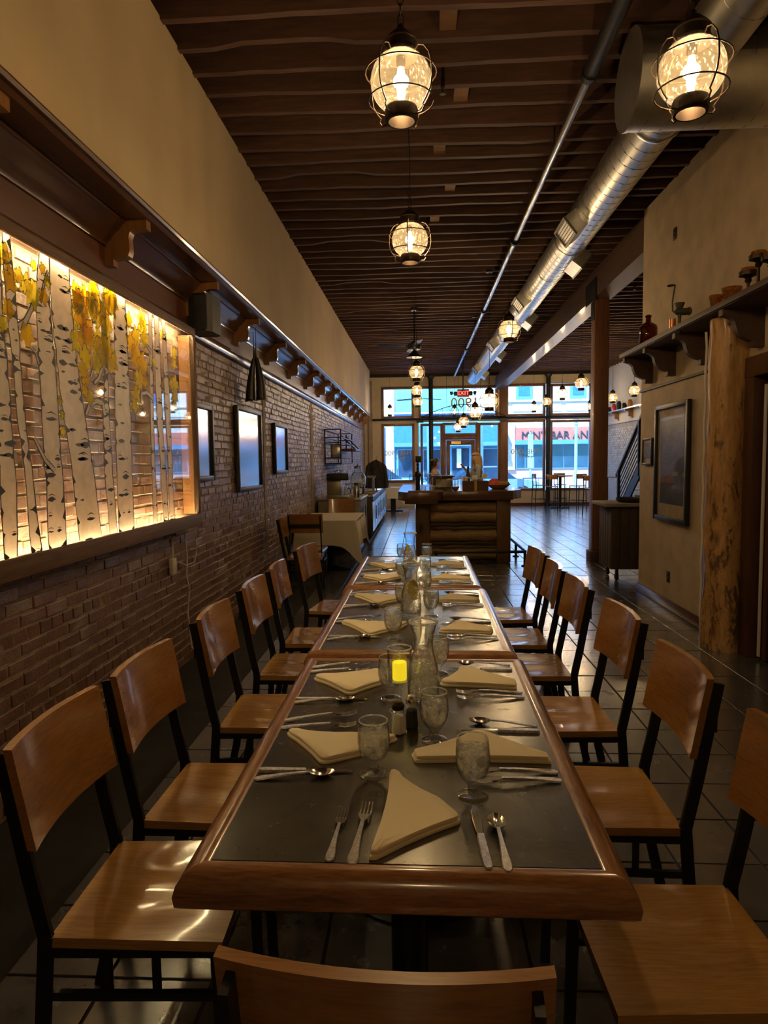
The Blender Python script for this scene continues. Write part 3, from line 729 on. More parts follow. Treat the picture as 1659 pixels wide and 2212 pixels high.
LAMPS = [('largest onion lantern hanging over the near end of the long table', -.06, 2.89, ZP, 1),
 ('onion lantern hanging in front of the duct trunk at the upper right', 1.07, 2.79, 3.11, 1),
 ('second onion lantern over the long table, below the big one', -.05, 4.88, ZP, 1),
 ('onion lantern hanging in front of the long duct', 1.15, 8.70, 3.25, 1),
 ('onion lantern hanging directly below the ceiling fan', -.03, 11.95, 3.16, 1),
 ('onion lantern behind the fan, upper of the two over the aisle', -.03, 15.3, 3.19, 1),
 ('small farthest onion lantern in the middle row by the second fan', -.02, 17.9, 3.17, 1),
 ('small onion lantern in front of the upper left transom window', -.91, 21.5, 3.19, 1),
 ('nearest and largest onion lantern over the log bar', 1.10, 10.6, 2.53, 1),
 ('second onion lantern over the log bar', 1.16, 14.0, 2.59, 1),
 ('third onion lantern over the log bar', 1.12, 16.9, 2.57, 1),
 ('fourth and lowest onion lantern over the log bar', 1.13, 19.4, 2.56, 1),
 ('unlit onion lantern under the exit sign', 1.09, 20.6, 3.09, 0),
 ('farthest onion lantern in the right room, left of the iron column', 3.66, 21.7, 3.25, 1),
 ('onion lantern in front of the right iron column', 3.70, 19.8, 3.27, 1),
 ('third onion lantern of the rising row in the right room', 3.56, 17.0, 3.22, 1),
 ('nearest onion lantern of the rising row left of the fir post', 3.52, 14.9, 3.24, 1),
 ('onion lantern half hidden behind the fir post', 5.42, 21.7, 3.25, 1),
 ('onion lantern just right of the fir post', 5.35, 19.0, 3.28, 1),
 ('onion lantern beside the right partition corner', 5.28, 16.9, 3.26, 1),
 ('onion lantern over the aisle behind the viewer', -.06, -1.8, ZP, 1)]
for a in LAMPS: lamp(*a)

# ---- ceiling fans
def fan(label, x, y, z, light, rot, span=.70):
    o = thing('ceiling_fan', label, 'fan', (x, y, z), rot)
    zz = ceil_z(y)-z
    B().cyl((0, 0, .06), (0, 0, zz), .014, 10).part('downrod', 'black_iron', o); B().lathe([(.06, zz-.05), (.075, zz-.02), (.075, zz)], 16).part('canopy', 'black_iron', o)
    B().lathe([(.05, -.07), (.12, -.06), (.135, -.02), (.13, .04), (.06, .07), (.03, .10)], 20).part('motor', 'black_iron', o)
    for k in range(4 if light else 3):
        a = 2*PI*k/(4 if light else 3)
        M = Matrix.Rotation(a, 4, 'Z') @ Matrix.Rotation(.2, 4, 'X')
        bl = B(); bl.prism([(.18, -.055), (.30, -.07), (span, -.062), (span+.02, 0), (span, .062), (.30, .07), (.18, .055)], -.004, .004, 'z', M=M); bl.part('blade', 'black_iron', o)
        B().add([], []).box((.15, 0, 0), (.10, .04, .008), M=M).part('blade_arm', 'black_iron', o)
    if light:
        B().lathe([(.02, -.07), (.05, -.10), (.11, -.17), (.15, -.20), (.155, -.21)], 20).part('shade', 'black_iron', o)
        for k in range(3):
            a = 2*PI*k/3
            B().tube([(.15*math.cos(a), .15*math.sin(a), -.21), (.14*math.cos(a), .14*math.sin(a), -.28), (.07*math.cos(a), .07*math.sin(a), -.33)], .004, 5).part('cage_wire', 'black_iron', o)
        B().lathe([(0, -.34), (.022, -.32), (.03, -.28), (.015, -.22), (.012, -.19)], 12).part('bulb', 'clear_glass', o)
fan('black ceiling fan with caged light hanging over the aisle', -.07, 13.1, 3.80, True, .15)
fan('far black ceiling fan in front of the transom windows', -.03, 19.9, 3.42, False, .4, .75)
# ---- exit sign
o = thing('exit_sign', 'red exit sign with two emergency lamp heads hung before the transom', 'sign', (1.30, 19.8, 3.55))
B().box((0, 0, 0), (.34, .06, .22), 0, .01).part('housing', 'red_sign', o)
link('lettering', text_mesh('EXIT', .17, 'exit_glow', .004), o, (0, -.033, -.055))
for s in (-1, 1):
    B().box((s*.22, 0, -.01), (.10, .07, .12), 0, .01).part('end_cap', 'black_plastic', o)
    B().lathe([(.03, -.05), (.05, .03), (.045, .05), (0, .05)], 14).part('lamp_head', 'black_plastic', o).location = (s*.34, 0, .0)
    B().cyl((s*.25, 0, 0), (s*.31, 0, 0), .012, 8).part('arm', 'black_plastic', o)
B().cyl((0, 0, .11), (0, 0, ceil_z(19.8)-3.55), .02, 8).part('stem', 'black_iron', o)
# ---- sprinkler heads
for k, (x, y) in enumerate([(.20, 5.25), (.13, 8.2), (3.6, 11.6)]):
    o = thing('fire_sprinkler', ['small sprinkler head between the joists right of the big lantern', 'small sprinkler head above the second lantern over the table', 'small sprinkler head behind the fir post'][k], 'sprinkler', (x, y, ceil_z(y)-.11))
    B().lathe([(.022, 0), (.026, .004), (.006, .01), (.008, .04), (.016, .05), (.016, .12)], 10).part('body', 'bronze', o)
    B().cyl((0, 0, .11), (0, 0, .34), .012, 8).part('drop_pipe', 'black_iron', o)

# outlines on the birch panel, metres along the wall and above the floor
TRUNKS = [([(2.796, 1.212), (2.793, 1.611), (2.795, 1.819), (2.801, 2.06), (2.799, 2.162), (2.812, 2.628)], [(2.895, 1.212), (2.91, 1.61), (2.899, 1.826), (2.892, 2.074), (2.879, 2.177), (2.881, 2.628)]), ([(2.998, 1.212), (2.978, 1.609), (2.942, 1.829), (2.937, 2.045), (2.917, 2.219), (2.904, 2.461), (2.907, 2.628)], [(3.085, 1.212), (3.036, 1.609), (3.005, 1.833), (2.993, 2.052), (2.991, 2.233), (2.971, 2.479), (2.961, 2.628)]), ([(3.148, 1.212), (3.152, 1.529), (3.141, 1.686), (3.146, 1.996), (3.139, 2.224), (3.14, 2.375), (3.194, 2.628)], [(3.313, 1.212), (3.308, 1.524), (3.293, 1.688), (3.292, 2.012), (3.277, 2.249), (3.261, 2.403), (3.282, 2.628)]), ([(3.446, 1.212), (3.392, 1.647), (3.325, 1.95), (3.303, 2.134), (3.273, 2.366), (3.275, 2.628)], [(3.691, 1.212), (3.618, 1.648), (3.54, 1.97), (3.498, 2.162), (3.479, 2.411), (3.465, 2.628)]), ([(3.793, 1.212), (3.763, 1.555), (3.769, 1.834), (3.806, 2.115), (3.809, 2.253), (3.78, 2.628)], [(3.888, 1.212), (3.866, 1.553), (3.851, 1.838), (3.857, 2.121), (3.86, 2.261), (3.851, 2.628)]), ([(3.91, 1.212), (3.917, 1.649), (3.937, 2.083), (3.959, 2.372), (3.971, 2.628)], [(4.127, 1.212), (4.134, 1.649), (4.142, 2.105), (4.136, 2.404), (4.129, 2.628)]), ([(4.43, 1.212), (4.448, 1.705), (4.463, 2.141), (4.488, 2.628)], [(4.506, 1.212), (4.504, 1.705), (4.519, 2.147), (4.544, 2.628)]), ([(4.618, 1.212), (4.591, 1.707), (4.562, 2.152), (4.587, 2.628)], [(4.716, 1.212), (4.681, 1.708), (4.666, 2.163), (4.661, 2.628)]), ([(4.736, 1.212), (4.743, 1.709), (4.721, 2.112), (4.718, 2.628)], [(4.832, 1.212), (4.823, 1.71), (4.815, 2.121), (4.78, 2.628)]), ([(2.62, 1.212), (2.6, 1.6), (2.64, 2.1), (2.65, 2.628)], [(2.7, 1.212), (2.672, 1.6), (2.708, 2.1), (2.714, 2.628)]), ([(2.45, 1.212), (2.43, 1.6), (2.47, 2.1), (2.48, 2.628)], [(2.5100000000000002, 1.212), (2.484, 1.6), (2.5210000000000004, 2.1), (2.528, 2.628)]), ([(2.22, 1.212), (2.2, 1.6), (2.24, 2.1), (2.25, 2.628)], [(2.35, 1.212), (2.317, 1.6), (2.3505000000000003, 2.1), (2.354, 2.628)]), ([(1.98, 1.212), (1.96, 1.6), (2.0, 2.1), (2.01, 2.628)], [(2.05, 1.212), (2.023, 1.6), (2.0595, 2.1), (2.066, 2.628)]), ([(1.78, 1.212), (1.76, 1.6), (1.8, 2.1), (1.81, 2.628)], [(1.8900000000000001, 1.212), (1.859, 1.6), (1.8935, 2.1), (1.8980000000000001, 2.628)])]
LEAVES = [(2.911, 2.532, 0.058, 1), (2.949, 2.438, 0.064, 1), (3.061, 2.445, 0.058, 2), (3.117, 2.415, 0.075, 2), (3.136, 2.551, 0.029, 0), (3.211, 2.557, 0.028, 1), (3.249, 2.505, 0.034, 0), (3.209, 2.426, 0.045, 1), (2.919, 2.304, 0.051, 1), (2.872, 2.231, 0.042, 2), (2.921, 2.525, 0.029, 0), (3.053, 2.216, 0.062, 1), (3.012, 2.469, 0.041, 0), (3.611, 2.535, 0.057, 1), (3.529, 2.394, 0.074, 2), (3.588, 2.35, 0.053, 1), (3.552, 2.475, 0.075, 2), (3.864, 2.556, 0.061, 0), (3.803, 2.252, 0.083, 0), (3.752, 2.324, 0.066, 0), (3.716, 2.566, 0.081, 2), (3.74, 2.482, 0.081, 0), (3.876, 2.267, 0.07, 0), (3.759, 2.429, 0.053, 0), (3.876, 2.625, 0.051, 0), (3.613, 2.356, 0.06, 1), (3.962, 2.578, 0.068, 0), (3.781, 2.501, 0.06, 2), (3.629, 2.349, 0.077, 1), (3.534, 2.465, 0.069, 1), (3.603, 2.439, 0.049, 1), (3.508, 2.27, 0.073, 2), (3.951, 2.655, 0.063, 2), (3.842, 2.455, 0.087, 0), (3.868, 2.513, 0.057, 0), (3.558, 2.408, 0.077, 1), (3.519, 2.536, 0.048, 1), (3.658, 2.468, 0.049, 2), (3.689, 2.509, 0.048, 0), (3.56, 2.287, 0.048, 1), (3.717, 2.498, 0.083, 0), (3.713, 2.273, 0.061, 2), (3.711, 2.5, 0.062, 0), (3.686, 2.491, 0.079, 2), (3.729, 2.594, 0.056, 0), (3.594, 2.478, 0.074, 1), (3.72, 2.18, 0.061, 2), (3.769, 2.275, 0.076, 0), (3.547, 2.476, 0.073, 2), (3.632, 2.308, 0.074, 1), (3.857, 2.406, 0.074, 2), (3.592, 2.191, 0.078, 0), (3.915, 2.221, 0.077, 0), (3.915, 2.597, 0.09, 2), (3.536, 2.491, 0.063, 1), (3.807, 2.221, 0.056, 0), (3.932, 2.653, 0.086, 0), (3.843, 2.29, 0.084, 0), (3.585, 2.079, 0.057, 1), (3.571, 2.016, 0.04, 1), (3.627, 1.982, 0.047, 0), (3.555, 2.127, 0.053, 0), (3.311, 1.941, 0.024, 2), (3.325, 1.869, 0.023, 2), (3.325, 1.787, 0.031, 0), (4.169, 2.51, 0.053, 1), (4.192, 2.374, 0.079, 1), (4.27, 2.428, 0.069, 0), (4.378, 2.501, 0.086, 0), (4.398, 2.43, 0.067, 2), (4.258, 2.303, 0.09, 1), (4.349, 2.254, 0.091, 1), (4.294, 2.164, 0.074, 0), (4.234, 2.054, 0.068, 0), (4.215, 1.99, 0.054, 2), (4.384, 2.153, 0.049, 1), (4.358, 2.559, 0.06, 2), (4.701, 2.518, 0.038, 2), (4.54, 2.303, 0.032, 0), (4.934, 2.43, 0.055, 2), (4.935, 2.347, 0.042, 2), (4.93, 2.192, 0.079, 0), (4.928, 2.108, 0.061, 2), (4.855, 2.195, 0.045, 2), (2.623, 2.161, 0.077, 1), (2.559, 2.359, 0.081, 2), (2.162, 2.093, 0.078, 0), (2.213, 2.526, 0.074, 0), (1.743, 2.094, 0.085, 0), (2.012, 2.241, 0.053, 2), (2.176, 2.163, 0.089, 1), (1.945, 2.318, 0.089, 0), (1.781, 2.554, 0.082, 1), (2.238, 2.289, 0.084, 1), (1.77, 2.535, 0.058, 1), (2.676, 2.313, 0.055, 2), (1.876, 2.531, 0.057, 0), (2.043, 2.523, 0.06, 0), (2.446, 2.053, 0.062, 2), (1.816, 2.482, 0.074, 2), (1.779, 2.185, 0.084, 1), (1.941, 2.149, 0.085, 0), (2.411, 2.385, 0.063, 1), (2.522, 2.363, 0.087, 2), (2.526, 2.387, 0.068, 0), (1.964, 2.378, 0.089, 1), (1.84, 2.095, 0.056, 2), (1.887, 2.546, 0.065, 2), (2.534, 2.421, 0.085, 0), (2.123, 2.565, 0.057, 2)]
BRANCHES = [([(3.796, 1.9), (3.772, 1.963), (3.704, 1.971), (3.618, 1.946), (3.576, 1.886)], 0.016), ([(3.837, 2.23), (3.78, 2.157), (3.735, 2.097), (3.685, 2.068)], 0.0135), ([(3.727, 2.213), (3.683, 2.144), (3.64, 2.086)], 0.01), ([(3.231, 1.591), (3.155, 1.639), (3.105, 1.701), (3.069, 1.746)], 0.0105), ([(2.992, 2.241), (3.045, 2.273), (3.103, 2.345), (3.127, 2.388)], 0.014), ([(3.828, 2.349), (3.845, 2.426), (3.834, 2.478)], 0.0165), ([(3.141, 2.095), (3.119, 2.145), (3.087, 2.162)], 0.0055), ([(4.513, 2.364), (4.461, 2.393), (4.382, 2.401)], 0.0125), ([(4.511, 2.058), (4.417, 2.087), (4.324, 2.073), (4.305, 2.008)], 0.0125), ([(3.183, 2.4), (3.219, 2.486), (3.261, 2.559)], 0.007)]

# ================================================================ LEFT WALL
XG = -1.800    # front of the birch panel glass
mu = thing('backlit_birch_panel', 'backlit painted glass panel of birch trunks and yellow leaves in a rough frame', 'artwork', (XB, 0, 0))
def loc(y, z, dx=0): return (XG-XB+dx, y, z)
MY0, MY1, MZ0, MZ1 = 1.55, 5.37, 1.125, 2.685
B().b2(0, .098, MY0, MY1, MZ0-.01, MZ0+.02).part('box_board', 'barn_wood', mu); B().b2(0, .098, MY0, MY1, MZ1-.018, MZ1).part('box_board', 'barn_wood', mu)
for nm, a in (('frame_board', (.1015, .125, MY0, MY1, MZ0-.012, MZ0+.085)), ('frame_board', (.1015, .125, MY0, MY1, MZ1-.055, MZ1)), ('frame_board', (.0, .125, MY1-.052, MY1, MZ0+.086, MZ1-.056)), ('frame_board', (.0, .125, MY0, MY0+.052, MZ0+.086, MZ1-.056))):
    B().b2(*a, .004).part(nm, 'barn_wood' if a[3]-a[2] > 1 else 'barn_wood_v', mu)
B().b2(XG-XB-.003, XG-XB+.001, MY0+.05, MY1-.055, MZ0+.025, MZ1-.02).part('glass_pane', 'panel_glass', mu, 0)
for a in ((.062, .088, MY0+.06, MY1-.06, MZ0+.021, MZ0+.031), (.062, .088, MY0+.06, MY1-.06, MZ1-.030, MZ1-.020)): B().b2(*a).part('led_strip', 'led_strip', mu, 0)
B().b2(.004, .095, MY1-.066, MY1-.056, MZ0+.09, MZ1-.06).part('side_lining', 'bracket_oak', mu)
# trunks: outlines in metres on the glass (y along the wall, z height)
def outline(L, R): return L + R[::-1]
for tr_ in TRUNKS:
    rr = random.Random(len(tr_[0])*7+int(tr_[0][0][0]*100))
    Lp, Rp = tr_; width0 = abs(Rp[0][0]-Lp[0][0])
    def fine(P):
        out = []
        for a, c in zip(P[:-1], P[1:]):
            for k in range(4): u = k/4; out.append((a[0]+(c[0]-a[0])*u+rr.gauss(0, .0025), a[1]+(c[1]-a[1])*u))
        return out+[P[-1]]
    Lf, Rf = fine(Lp), fine(Rp)
    k = min(len(Lf), len(Rf)); b = B()
    b.add([loc(*p, .0022) for p in Lf[:k]]+[loc(*p, .0022) for p in Rf[:k]], [(i, i+1, k+i+1, k+i) for i in range(k-1)])
    to = b.part('trunk', 'birch_bark', mu, 0)
    ol = B()
    for side, P in ((-1, Lf), (1, Rf)):
        for i in range(len(P)-1):
            (y0, z0), (y1, z1) = P[i], P[i+1]; w = .0045+rr.random()*.003
            ol.add([loc(y0-w*.6, z0, .0030), loc(y0+w*.6, z0, .0030), loc(y1+w*.6, z1, .0030), loc(y1-w*.6, z1, .0030)], [(0,1,2,3)])
            if rr.random() < .45:
                h = rr.uniform(.025, .07); d = rr.uniform(.012, .040)*min(1, .3+width0*8)*-side
                ol.add([loc(y0, z0-h*.5, .0032), loc(y0+d, z0+rr.uniform(-.02, .01), .0032), loc(y0, z0+h*.5, .0032)], [(0,1,2)])
    width = abs(Rp[0][0]-Lp[0][0])
    for q in range(int(5+width*95)):
        i = rr.randrange(k-1); u = rr.uniform(.15, .85); yc = Lf[i][0]*(1-u)+Rf[i][0]*u; zc = Lf[i][1]; s = rr.uniform(.012, .036)*(1 if width > .09 else .55); e = rr.uniform(.3, .9)
        pts = [loc(yc+s*math.cos(a)*(1 if abs(math.cos(a)) < .9 else 1.5), zc+s*e*.6*math.sin(a)+rr.gauss(0, .0015), .0034) for a in [2*PI*t_/9 for t_ in range(9)]]
        ol.add(pts, [tuple(range(9))])
        if rr.random() < .5: ol.add([loc(yc-s*1.6, zc+s*.7, .0034), loc(yc, zc+s*1.15, .0034), loc(yc+s*1.5, zc+s*.6, .0034), loc(yc, zc+s*.9, .0034)], [(0,1,2,3)])
    ol.part('bark_marks', 'panel_ink', to, 0)['kind'] = 'stuff'
# bare branches
for P, w in BRANCHES:
    b = B(); bi = B()
    for i in range(len(P)-1):
        (y0, z0), (y1, z1) = P[i], P[i+1]; d = Vector((y1-y0, z1-z0)).normalized(); n = Vector((-d.y, d.x)); w0 = w*(1-.6*i/len(P)); w1 = w*(1-.6*(i+1)/len(P))
        b.add([loc(y0-n.x*w0, z0-n.y*w0, .0036), loc(y0+n.x*w0, z0+n.y*w0, .0036), loc(y1+n.x*w1, z1+n.y*w1, .0036), loc(y1-n.x*w1, z1-n.y*w1, .0036)], [(0,1,2,3)])
        bi.add([loc(y0-n.x*(w0+.006), z0-n.y*(w0+.006), .0026), loc(y0+n.x*(w0+.006), z0+n.y*(w0+.006), .0026), loc(y1+n.x*(w1+.006), z1+n.y*(w1+.006), .0026), loc(y1-n.x*(w1+.006), z1-n.y*(w1+.006), .0026)], [(0,1,2,3)])
    q = b.part('branch', 'birch_bark', mu, 0); bi.part('branch_outline', 'panel_ink', q, 0)
# leaf clusters with inked outlines
rr = random.Random(3)
def blob(yc, zc, r, dx, grow=0, seed=0):
    q = random.Random(seed); n = 30; ph = [q.uniform(0, 6.28) for _ in range(3)]
    out = []
    for k in range(n):
        a = 2*PI*k/n; rad = r*(.78+.16*math.sin(5*a+ph[0])+.12*math.sin(8*a+ph[1])+.08*math.sin(11*a+ph[2]))+grow
        out.append(loc(yc+rad*math.cos(a), zc+rad*1.05*math.sin(a), dx))
    return out
lf_seed = 0
for (yc, zc, r, hue) in LEAVES:
    lf_seed += 1; z_ = .0040+lf_seed*.00002
    zc = min(zc, MZ1-.06-r*.75)
    b = B(); n = 30; pts = blob(yc, zc, r, z_, 0, lf_seed); b.add(pts, [tuple(range(n))]); q = b.part('leaf_cluster', ('leaf_yellow', 'leaf_orange', 'leaf_green')[hue], mu, 0)
    b = B(); o1 = blob(yc, zc, r, z_+.00001, 0, lf_seed); o2 = blob(yc, zc, r, z_+.00001, .0042, lf_seed)
    b.add(o1+o2, [(k, (k+1) % n, n+(k+1) % n, n+k) for k in range(n)]); b.part('leaf_outline', 'panel_ink', q, 0)
# power pack and cords
o = thing('light_power_cord', 'cream cord and plug box dangling below the birch panel', 'cord', (XB, 0, 0))
B().b2(.01, .05, 4.99, 5.27, 1.075, 1.112, .006).part('transformer', 'white_plastic', o)
B().tube([(.03, 5.00, 1.085), (.03, 4.965, 1.07), (.03, 4.96, .99), (.03, 4.96, .90)], .006, 6).part('short_lead', 'white_plastic', o)
B().b2(.012, .045, 4.92, 5.00, .78, .90, .006).part('dimmer_box', 'white_plastic', o)
B().tube([(.03, 5.23, 1.08), (.03, 5.25, .98), (.03, 5.27, .86), (.03, 5.24, .72), (.03, 5.30, .58), (.03, 5.24, .42), (.03, 5.27, .28), (.04, 5.28, .12), (.08, 5.42, .02), (.16, 5.60, .012)], .006, 6).part('mains_cord', 'white_plastic', o)
B().tube([(.10, 5.385, 1.17), (.09, 5.40, 1.10), (.05, 5.42, .98), (.03, 5.50, .88), (.03, 5.45, .80), (.03, 5.25, .80), (.03, 5.05, .86)], .0045, 6).part('loop_cord', 'white_plastic', o)
# framed pictures under glass
def picture(label, y0, y1, z0, z1, x=XB, s=1, fw=.045, art='print', d=.05, tilt=0):
    o = thing('framed_picture', label, 'picture', (x, 0, 0))
    for a in ((y0, y0+fw, z0, z1), (y1-fw, y1, z0, z1), (y0+fw, y1-fw, z1-fw, z1), (y0+fw, y1-fw, z0, z0+fw)):
        b = B(); xs = sorted((s*.006, s*d)); b.b2(xs[0], xs[1], *a, .006); b.part('frame_side', 'black_plastic', o)
    xs = sorted((s*.006, s*.020)); B().b2(xs[0], xs[1], y0+fw, y1-fw, z0+fw, z1-fw).part('mat_board', 'mat_board', o)
    m_ = .055*(y1-y0)/.6; xs = sorted((s*.020, s*.022)); B().b2(xs[0], xs[1], y0+fw+m_, y1-fw-m_, z0+fw+m_*1.6, z1-fw-m_).part('print', 'print_dark', o)
    xs = sorted((s*.024, s*.026)); B().b2(xs[0], xs[1], y0+fw, y1-fw, z0+fw, z1-fw).part('glazing', 'art_glass' if s > 0 else 'museum_glass', o, 0)
    return o
picture('black framed picture beside the birch panel, mirroring the windows', 5.385, 6.04, 1.46, 2.13)
picture('largest black framed picture on the brick wall, below the leather pouches', 6.85, 7.92, 1.31, 2.21)
picture('smallest black framed picture on the brick wall', 8.66, 9.50, 1.46, 2.13)
picture('tall black framed dark print on the right partition', 6.70, 7.62, .94, 2.18, XP, -1, .05)
picture('small framed card near the partition corner', 7.75, 8.07, 1.53, 1.84, XP, -1, .025, d=.035)
# loudspeaker under the ledge
o = thing('wall_speaker', 'black wedge speaker mounted under the ledge beside a bracket', 'speaker', (-1.76, 5.56, 2.68))
B().prism([(-.10, -.13), (.06, -.15), (.10, -.10), (.11, .10), (.06, .15), (-.10, .13)], 0, .30, 'z').part('cabinet', 'black_plastic', o)
B().box((0, -.137, .15), (.14, .012, .27), math.radians(-8), .004).part('grille', 'charcoal_cloth', o)
B().b2(-.13, -.09, -.03, .03, .10, .20).part('mount', 'black_iron', o)
# pair of black leather pouches hanging from the ledge
for k, (dx, nm) in enumerate(((0, 'left black leather bellows-shaped pouch hanging below the ledge'), (.125, 'right black leather bellows-shaped pouch hanging below the ledge'))):
    o = thing('leather_pouch', nm, 'pouch', (-1.815+dx, 7.27-.03*k, 2.285+.006*k), group='hanging black pouches')
    b = B(); sg = 1 if k == 0 else -1
    def P(u, v):
        w_ = .060-.040*v**1.25; a = 2*PI*u
        return (w_*math.cos(a)+sg*.045*v*v, .060*(1-.72*v)*math.sin(a), .45*v-.014*math.cos(a*2)*(1-v))
    b.grid(P, 18, 10); b.add([P(i/18, 0) for i in range(18)], [tuple(range(18))]); b.part('body', 'black_leather', o, 60)
    B().tube([(sg*.045, 0, .43), (sg*.05, 0, .52), (sg*.045, 0, .62), (sg*.045, 0, .782-.006*k)], [.014, .010, .004, .004], 6).part('strap', 'black_leather', o)

# ================================================================ DINING
TZ = .762
# ---- tables: zinc inset, mitred half-round oak edge, pedestal
def table(label, cx, y0, y1, rz=-.008):
    L = y1-y0; W = .83; o = thing('dining_table', label, 'table', (cx, (y0+y1)/2, 0), rz, 'three tables pushed together')
    B().b2(-W/2, W/2, -L/2, L/2, TZ-.03, TZ).part('metal_inset', 'zinc_top', o, 0)
    P = [(0, .760), (.012, .766), (.032, .764), (.048, .754), (.059, .738), (.065, .716), (.062, .694), (.052, .685), (0, .685)]
    for k in range(4):
        hx, hy = (W/2, L/2) if k % 2 == 0 else (L/2, W/2)    # board k runs along local x at distance hy
        vs = []
        for sg in (-1, 1):
            for (u, z) in P:
                x = sg*(hx+u); y = hy+u; a = k*PI/2
                vs.append((x*math.cos(a)-y*math.sin(a), x*math.sin(a)+y*math.cos(a), z))
        n = len(P); fs = [(i, (i+1) % n, n+(i+1) % n, n+i) for i in range(n)]+[tuple(range(n))[::-1], tuple(range(n, 2*n))]
        B().add(vs, fs).part('edge_board', 'table_edge_x' if k % 2 == 0 else 'table_edge_y', o, 40)
    for s in (-1, 1):
        yy = s*(L/2-.33)
        B().cyl((0, yy, .03), (0, yy, .66), .045, 16).part('column', 'black_iron', o)
        B().lathe([(.27, 0), (.27, .012), (.24, .022), (.08, .045), (.05, .06)], 32, (0, yy, 0)).part('base_disc', 'black_iron', o)
        B().box((0, yy, .662), (.5, .06, .02)).part('spider', 'black_iron', o)
    return o
table('nearest of the three dark metal-topped tables with wooden edges', -.035, 1.365, 2.81)
table('middle of the three dark metal-topped tables with wooden edges', -.038, 2.982, 4.40)
table('farthest of the three dark metal-topped tables, towards the log bar', -.045, 4.572, 5.94)

# ---- chairs (local: front is +x)
ch = thing('dining_chair', 'x', 'chair')
def seatz(x, y):
    d = math.hypot(x*1.1, (abs(y)-.085)*1.6); return .462-.010*math.exp(-(d/.11)**2)
b = B(); nx, ny = 14, 14
def S_(u, v):
    x = -.215+.43*u; y = (-.22+.44*v)*(1-.05*(1-u)); return x, y
b.grid(lambda u, v: (*S_(u, v), seatz(*S_(u, v))), nx, ny)
b.grid(lambda u, v: (*S_(u, v), .436), nx, ny)
E_ = [(0, v/ny) for v in range(ny+1)], [(1, v/ny) for v in range(ny+1)], [(u/nx, 0) for u in range(nx+1)], [(u/nx, 1) for u in range(nx+1)]
for e in E_:
    vs = [(*S_(*q), seatz(*S_(*q))) for q in e]+[(*S_(*q), .436) for q in e]; n = len(e)
    b.add(vs, [(i, i+1, n+i+1, n+i) for i in range(n-1)])
b.part('seat', 'seat_oak', ch, 40)
def backp(v, z, t): 
    y = -.23+.46*v; lean = -.235-.045*(z-.70)/.24
    return (lean-.028*(1-(2*v-1)**2)+t, y, z)
b = B()
b.grid(lambda u, v: backp(v, .695+.25*u-.012*(2*v-1)**2*0, .011), 6, 14); b.grid(lambda u, v: backp(v, .695+.25*u, -.011), 6, 14)
for z in (.695, .945):
    vs = [backp(k/14, z, .011) for k in range(15)]+[backp(k/14, z, -.011) for k in range(15)]; b.add(vs, [(i, i+1, 16+i, 15+i) for i in range(14)])
for v in (0, 1):
    vs = [backp(v, .695+.25*k/6, .011) for k in range(7)]+[backp(v, .695+.25*k/6, -.011) for k in range(7)]; b.add(vs, [(i, i+1, 8+i, 7+i) for i in range(6)])
b.part('backrest', 'back_oak', ch, 40)
def flat(P, w, t):
    """flat bar swept along a path in the xz plane at given y: w across the path, t along y"""
    b = B()
    for a, c in zip(P[:-1], P[1:]): b.bar(a, c, t, w)
    return b
for s in (-1, 1):
    y = s*.205
    flat([(-.295, y, 0), (-.245, y, .22), (-.225, y, .46), (-.258, y, .62), (-.312, y, .925)], .036, .014).part('leg', 'black_iron', ch, 0)
    flat([(.205, y*.98, 0), (.195, y*.98, .435)], .030, .014).part('leg', 'black_iron', ch, 0)
    b = B(); b.bar((-.23, y, .424), (.20, y*.98, .424), .016, .024); b.part('side_rail', 'black_iron', ch, 0)
    b = B(); b.bar((-.245, y, .31), (.20, y*.98, .31), .014, .022); b.part('stretcher', 'black_iron', ch, 0)
    for x in (-.075, .045): b = B(); b.bar((x, y*.99, .312), (x, y*.99, .414), .014, .018); b.part('spindle', 'black_iron', ch, 0)
for x in (-.225, .195): b = B(); b.bar((x, -.205, .424), (x, .205, .424), .016, .024); b.part('cross_rail', 'black_iron', ch, 0)
b = B(); b.bar((-.312, -.20, .79), (-.312, .20, .79), .008, .045); b.part('back_bar', 'black_iron', ch, 0)
GRP = 'dining chairs'
sideL = ['along the brick wall side of the long table', 1.73, 2.26, 3.03, 3.74, 4.38, 5.29]
xsL = [-.705, -.69, -.675, -.665, -.66, -.63]
for k in range(6):
    place(ch, '%s oak-backed chair from the camera along the brick wall side' % ORD[k], (xsL[k], sideL[k+1], 0), math.radians([1.5, -1, 1, 0, 2, -8][k]), GRP)
for k, (x, y, a) in enumerate([(.61, 1.56, 182), (.60, 2.27, 179), (.62, 3.02, 181), (.59, 3.75, 180), (.585, 4.36, 178), (.59, 5.02, 183)]):
    place(ch, '%s oak-backed chair from the camera along the tiled aisle side' % ORD[k], (x, y, 0), math.radians(a), GRP)
place(ch, 'oak-backed chair at the head of the table, back to the camera', (-.043, 1.135, 0), math.radians(87.3), GRP)
place(ch, 'chair with its back to the camera at the white-clothed side table', (-1.48, 8.86, 0), math.radians(90), GRP)
place(ch, 'chair squeezed between the brick wall and the white-clothed side table', (-1.41, 8.19, 0), math.radians(4), GRP)
place(ch, 'chair on the far side of the white-clothed side table', (-1.40, 11.75, 0), math.radians(-90), GRP)

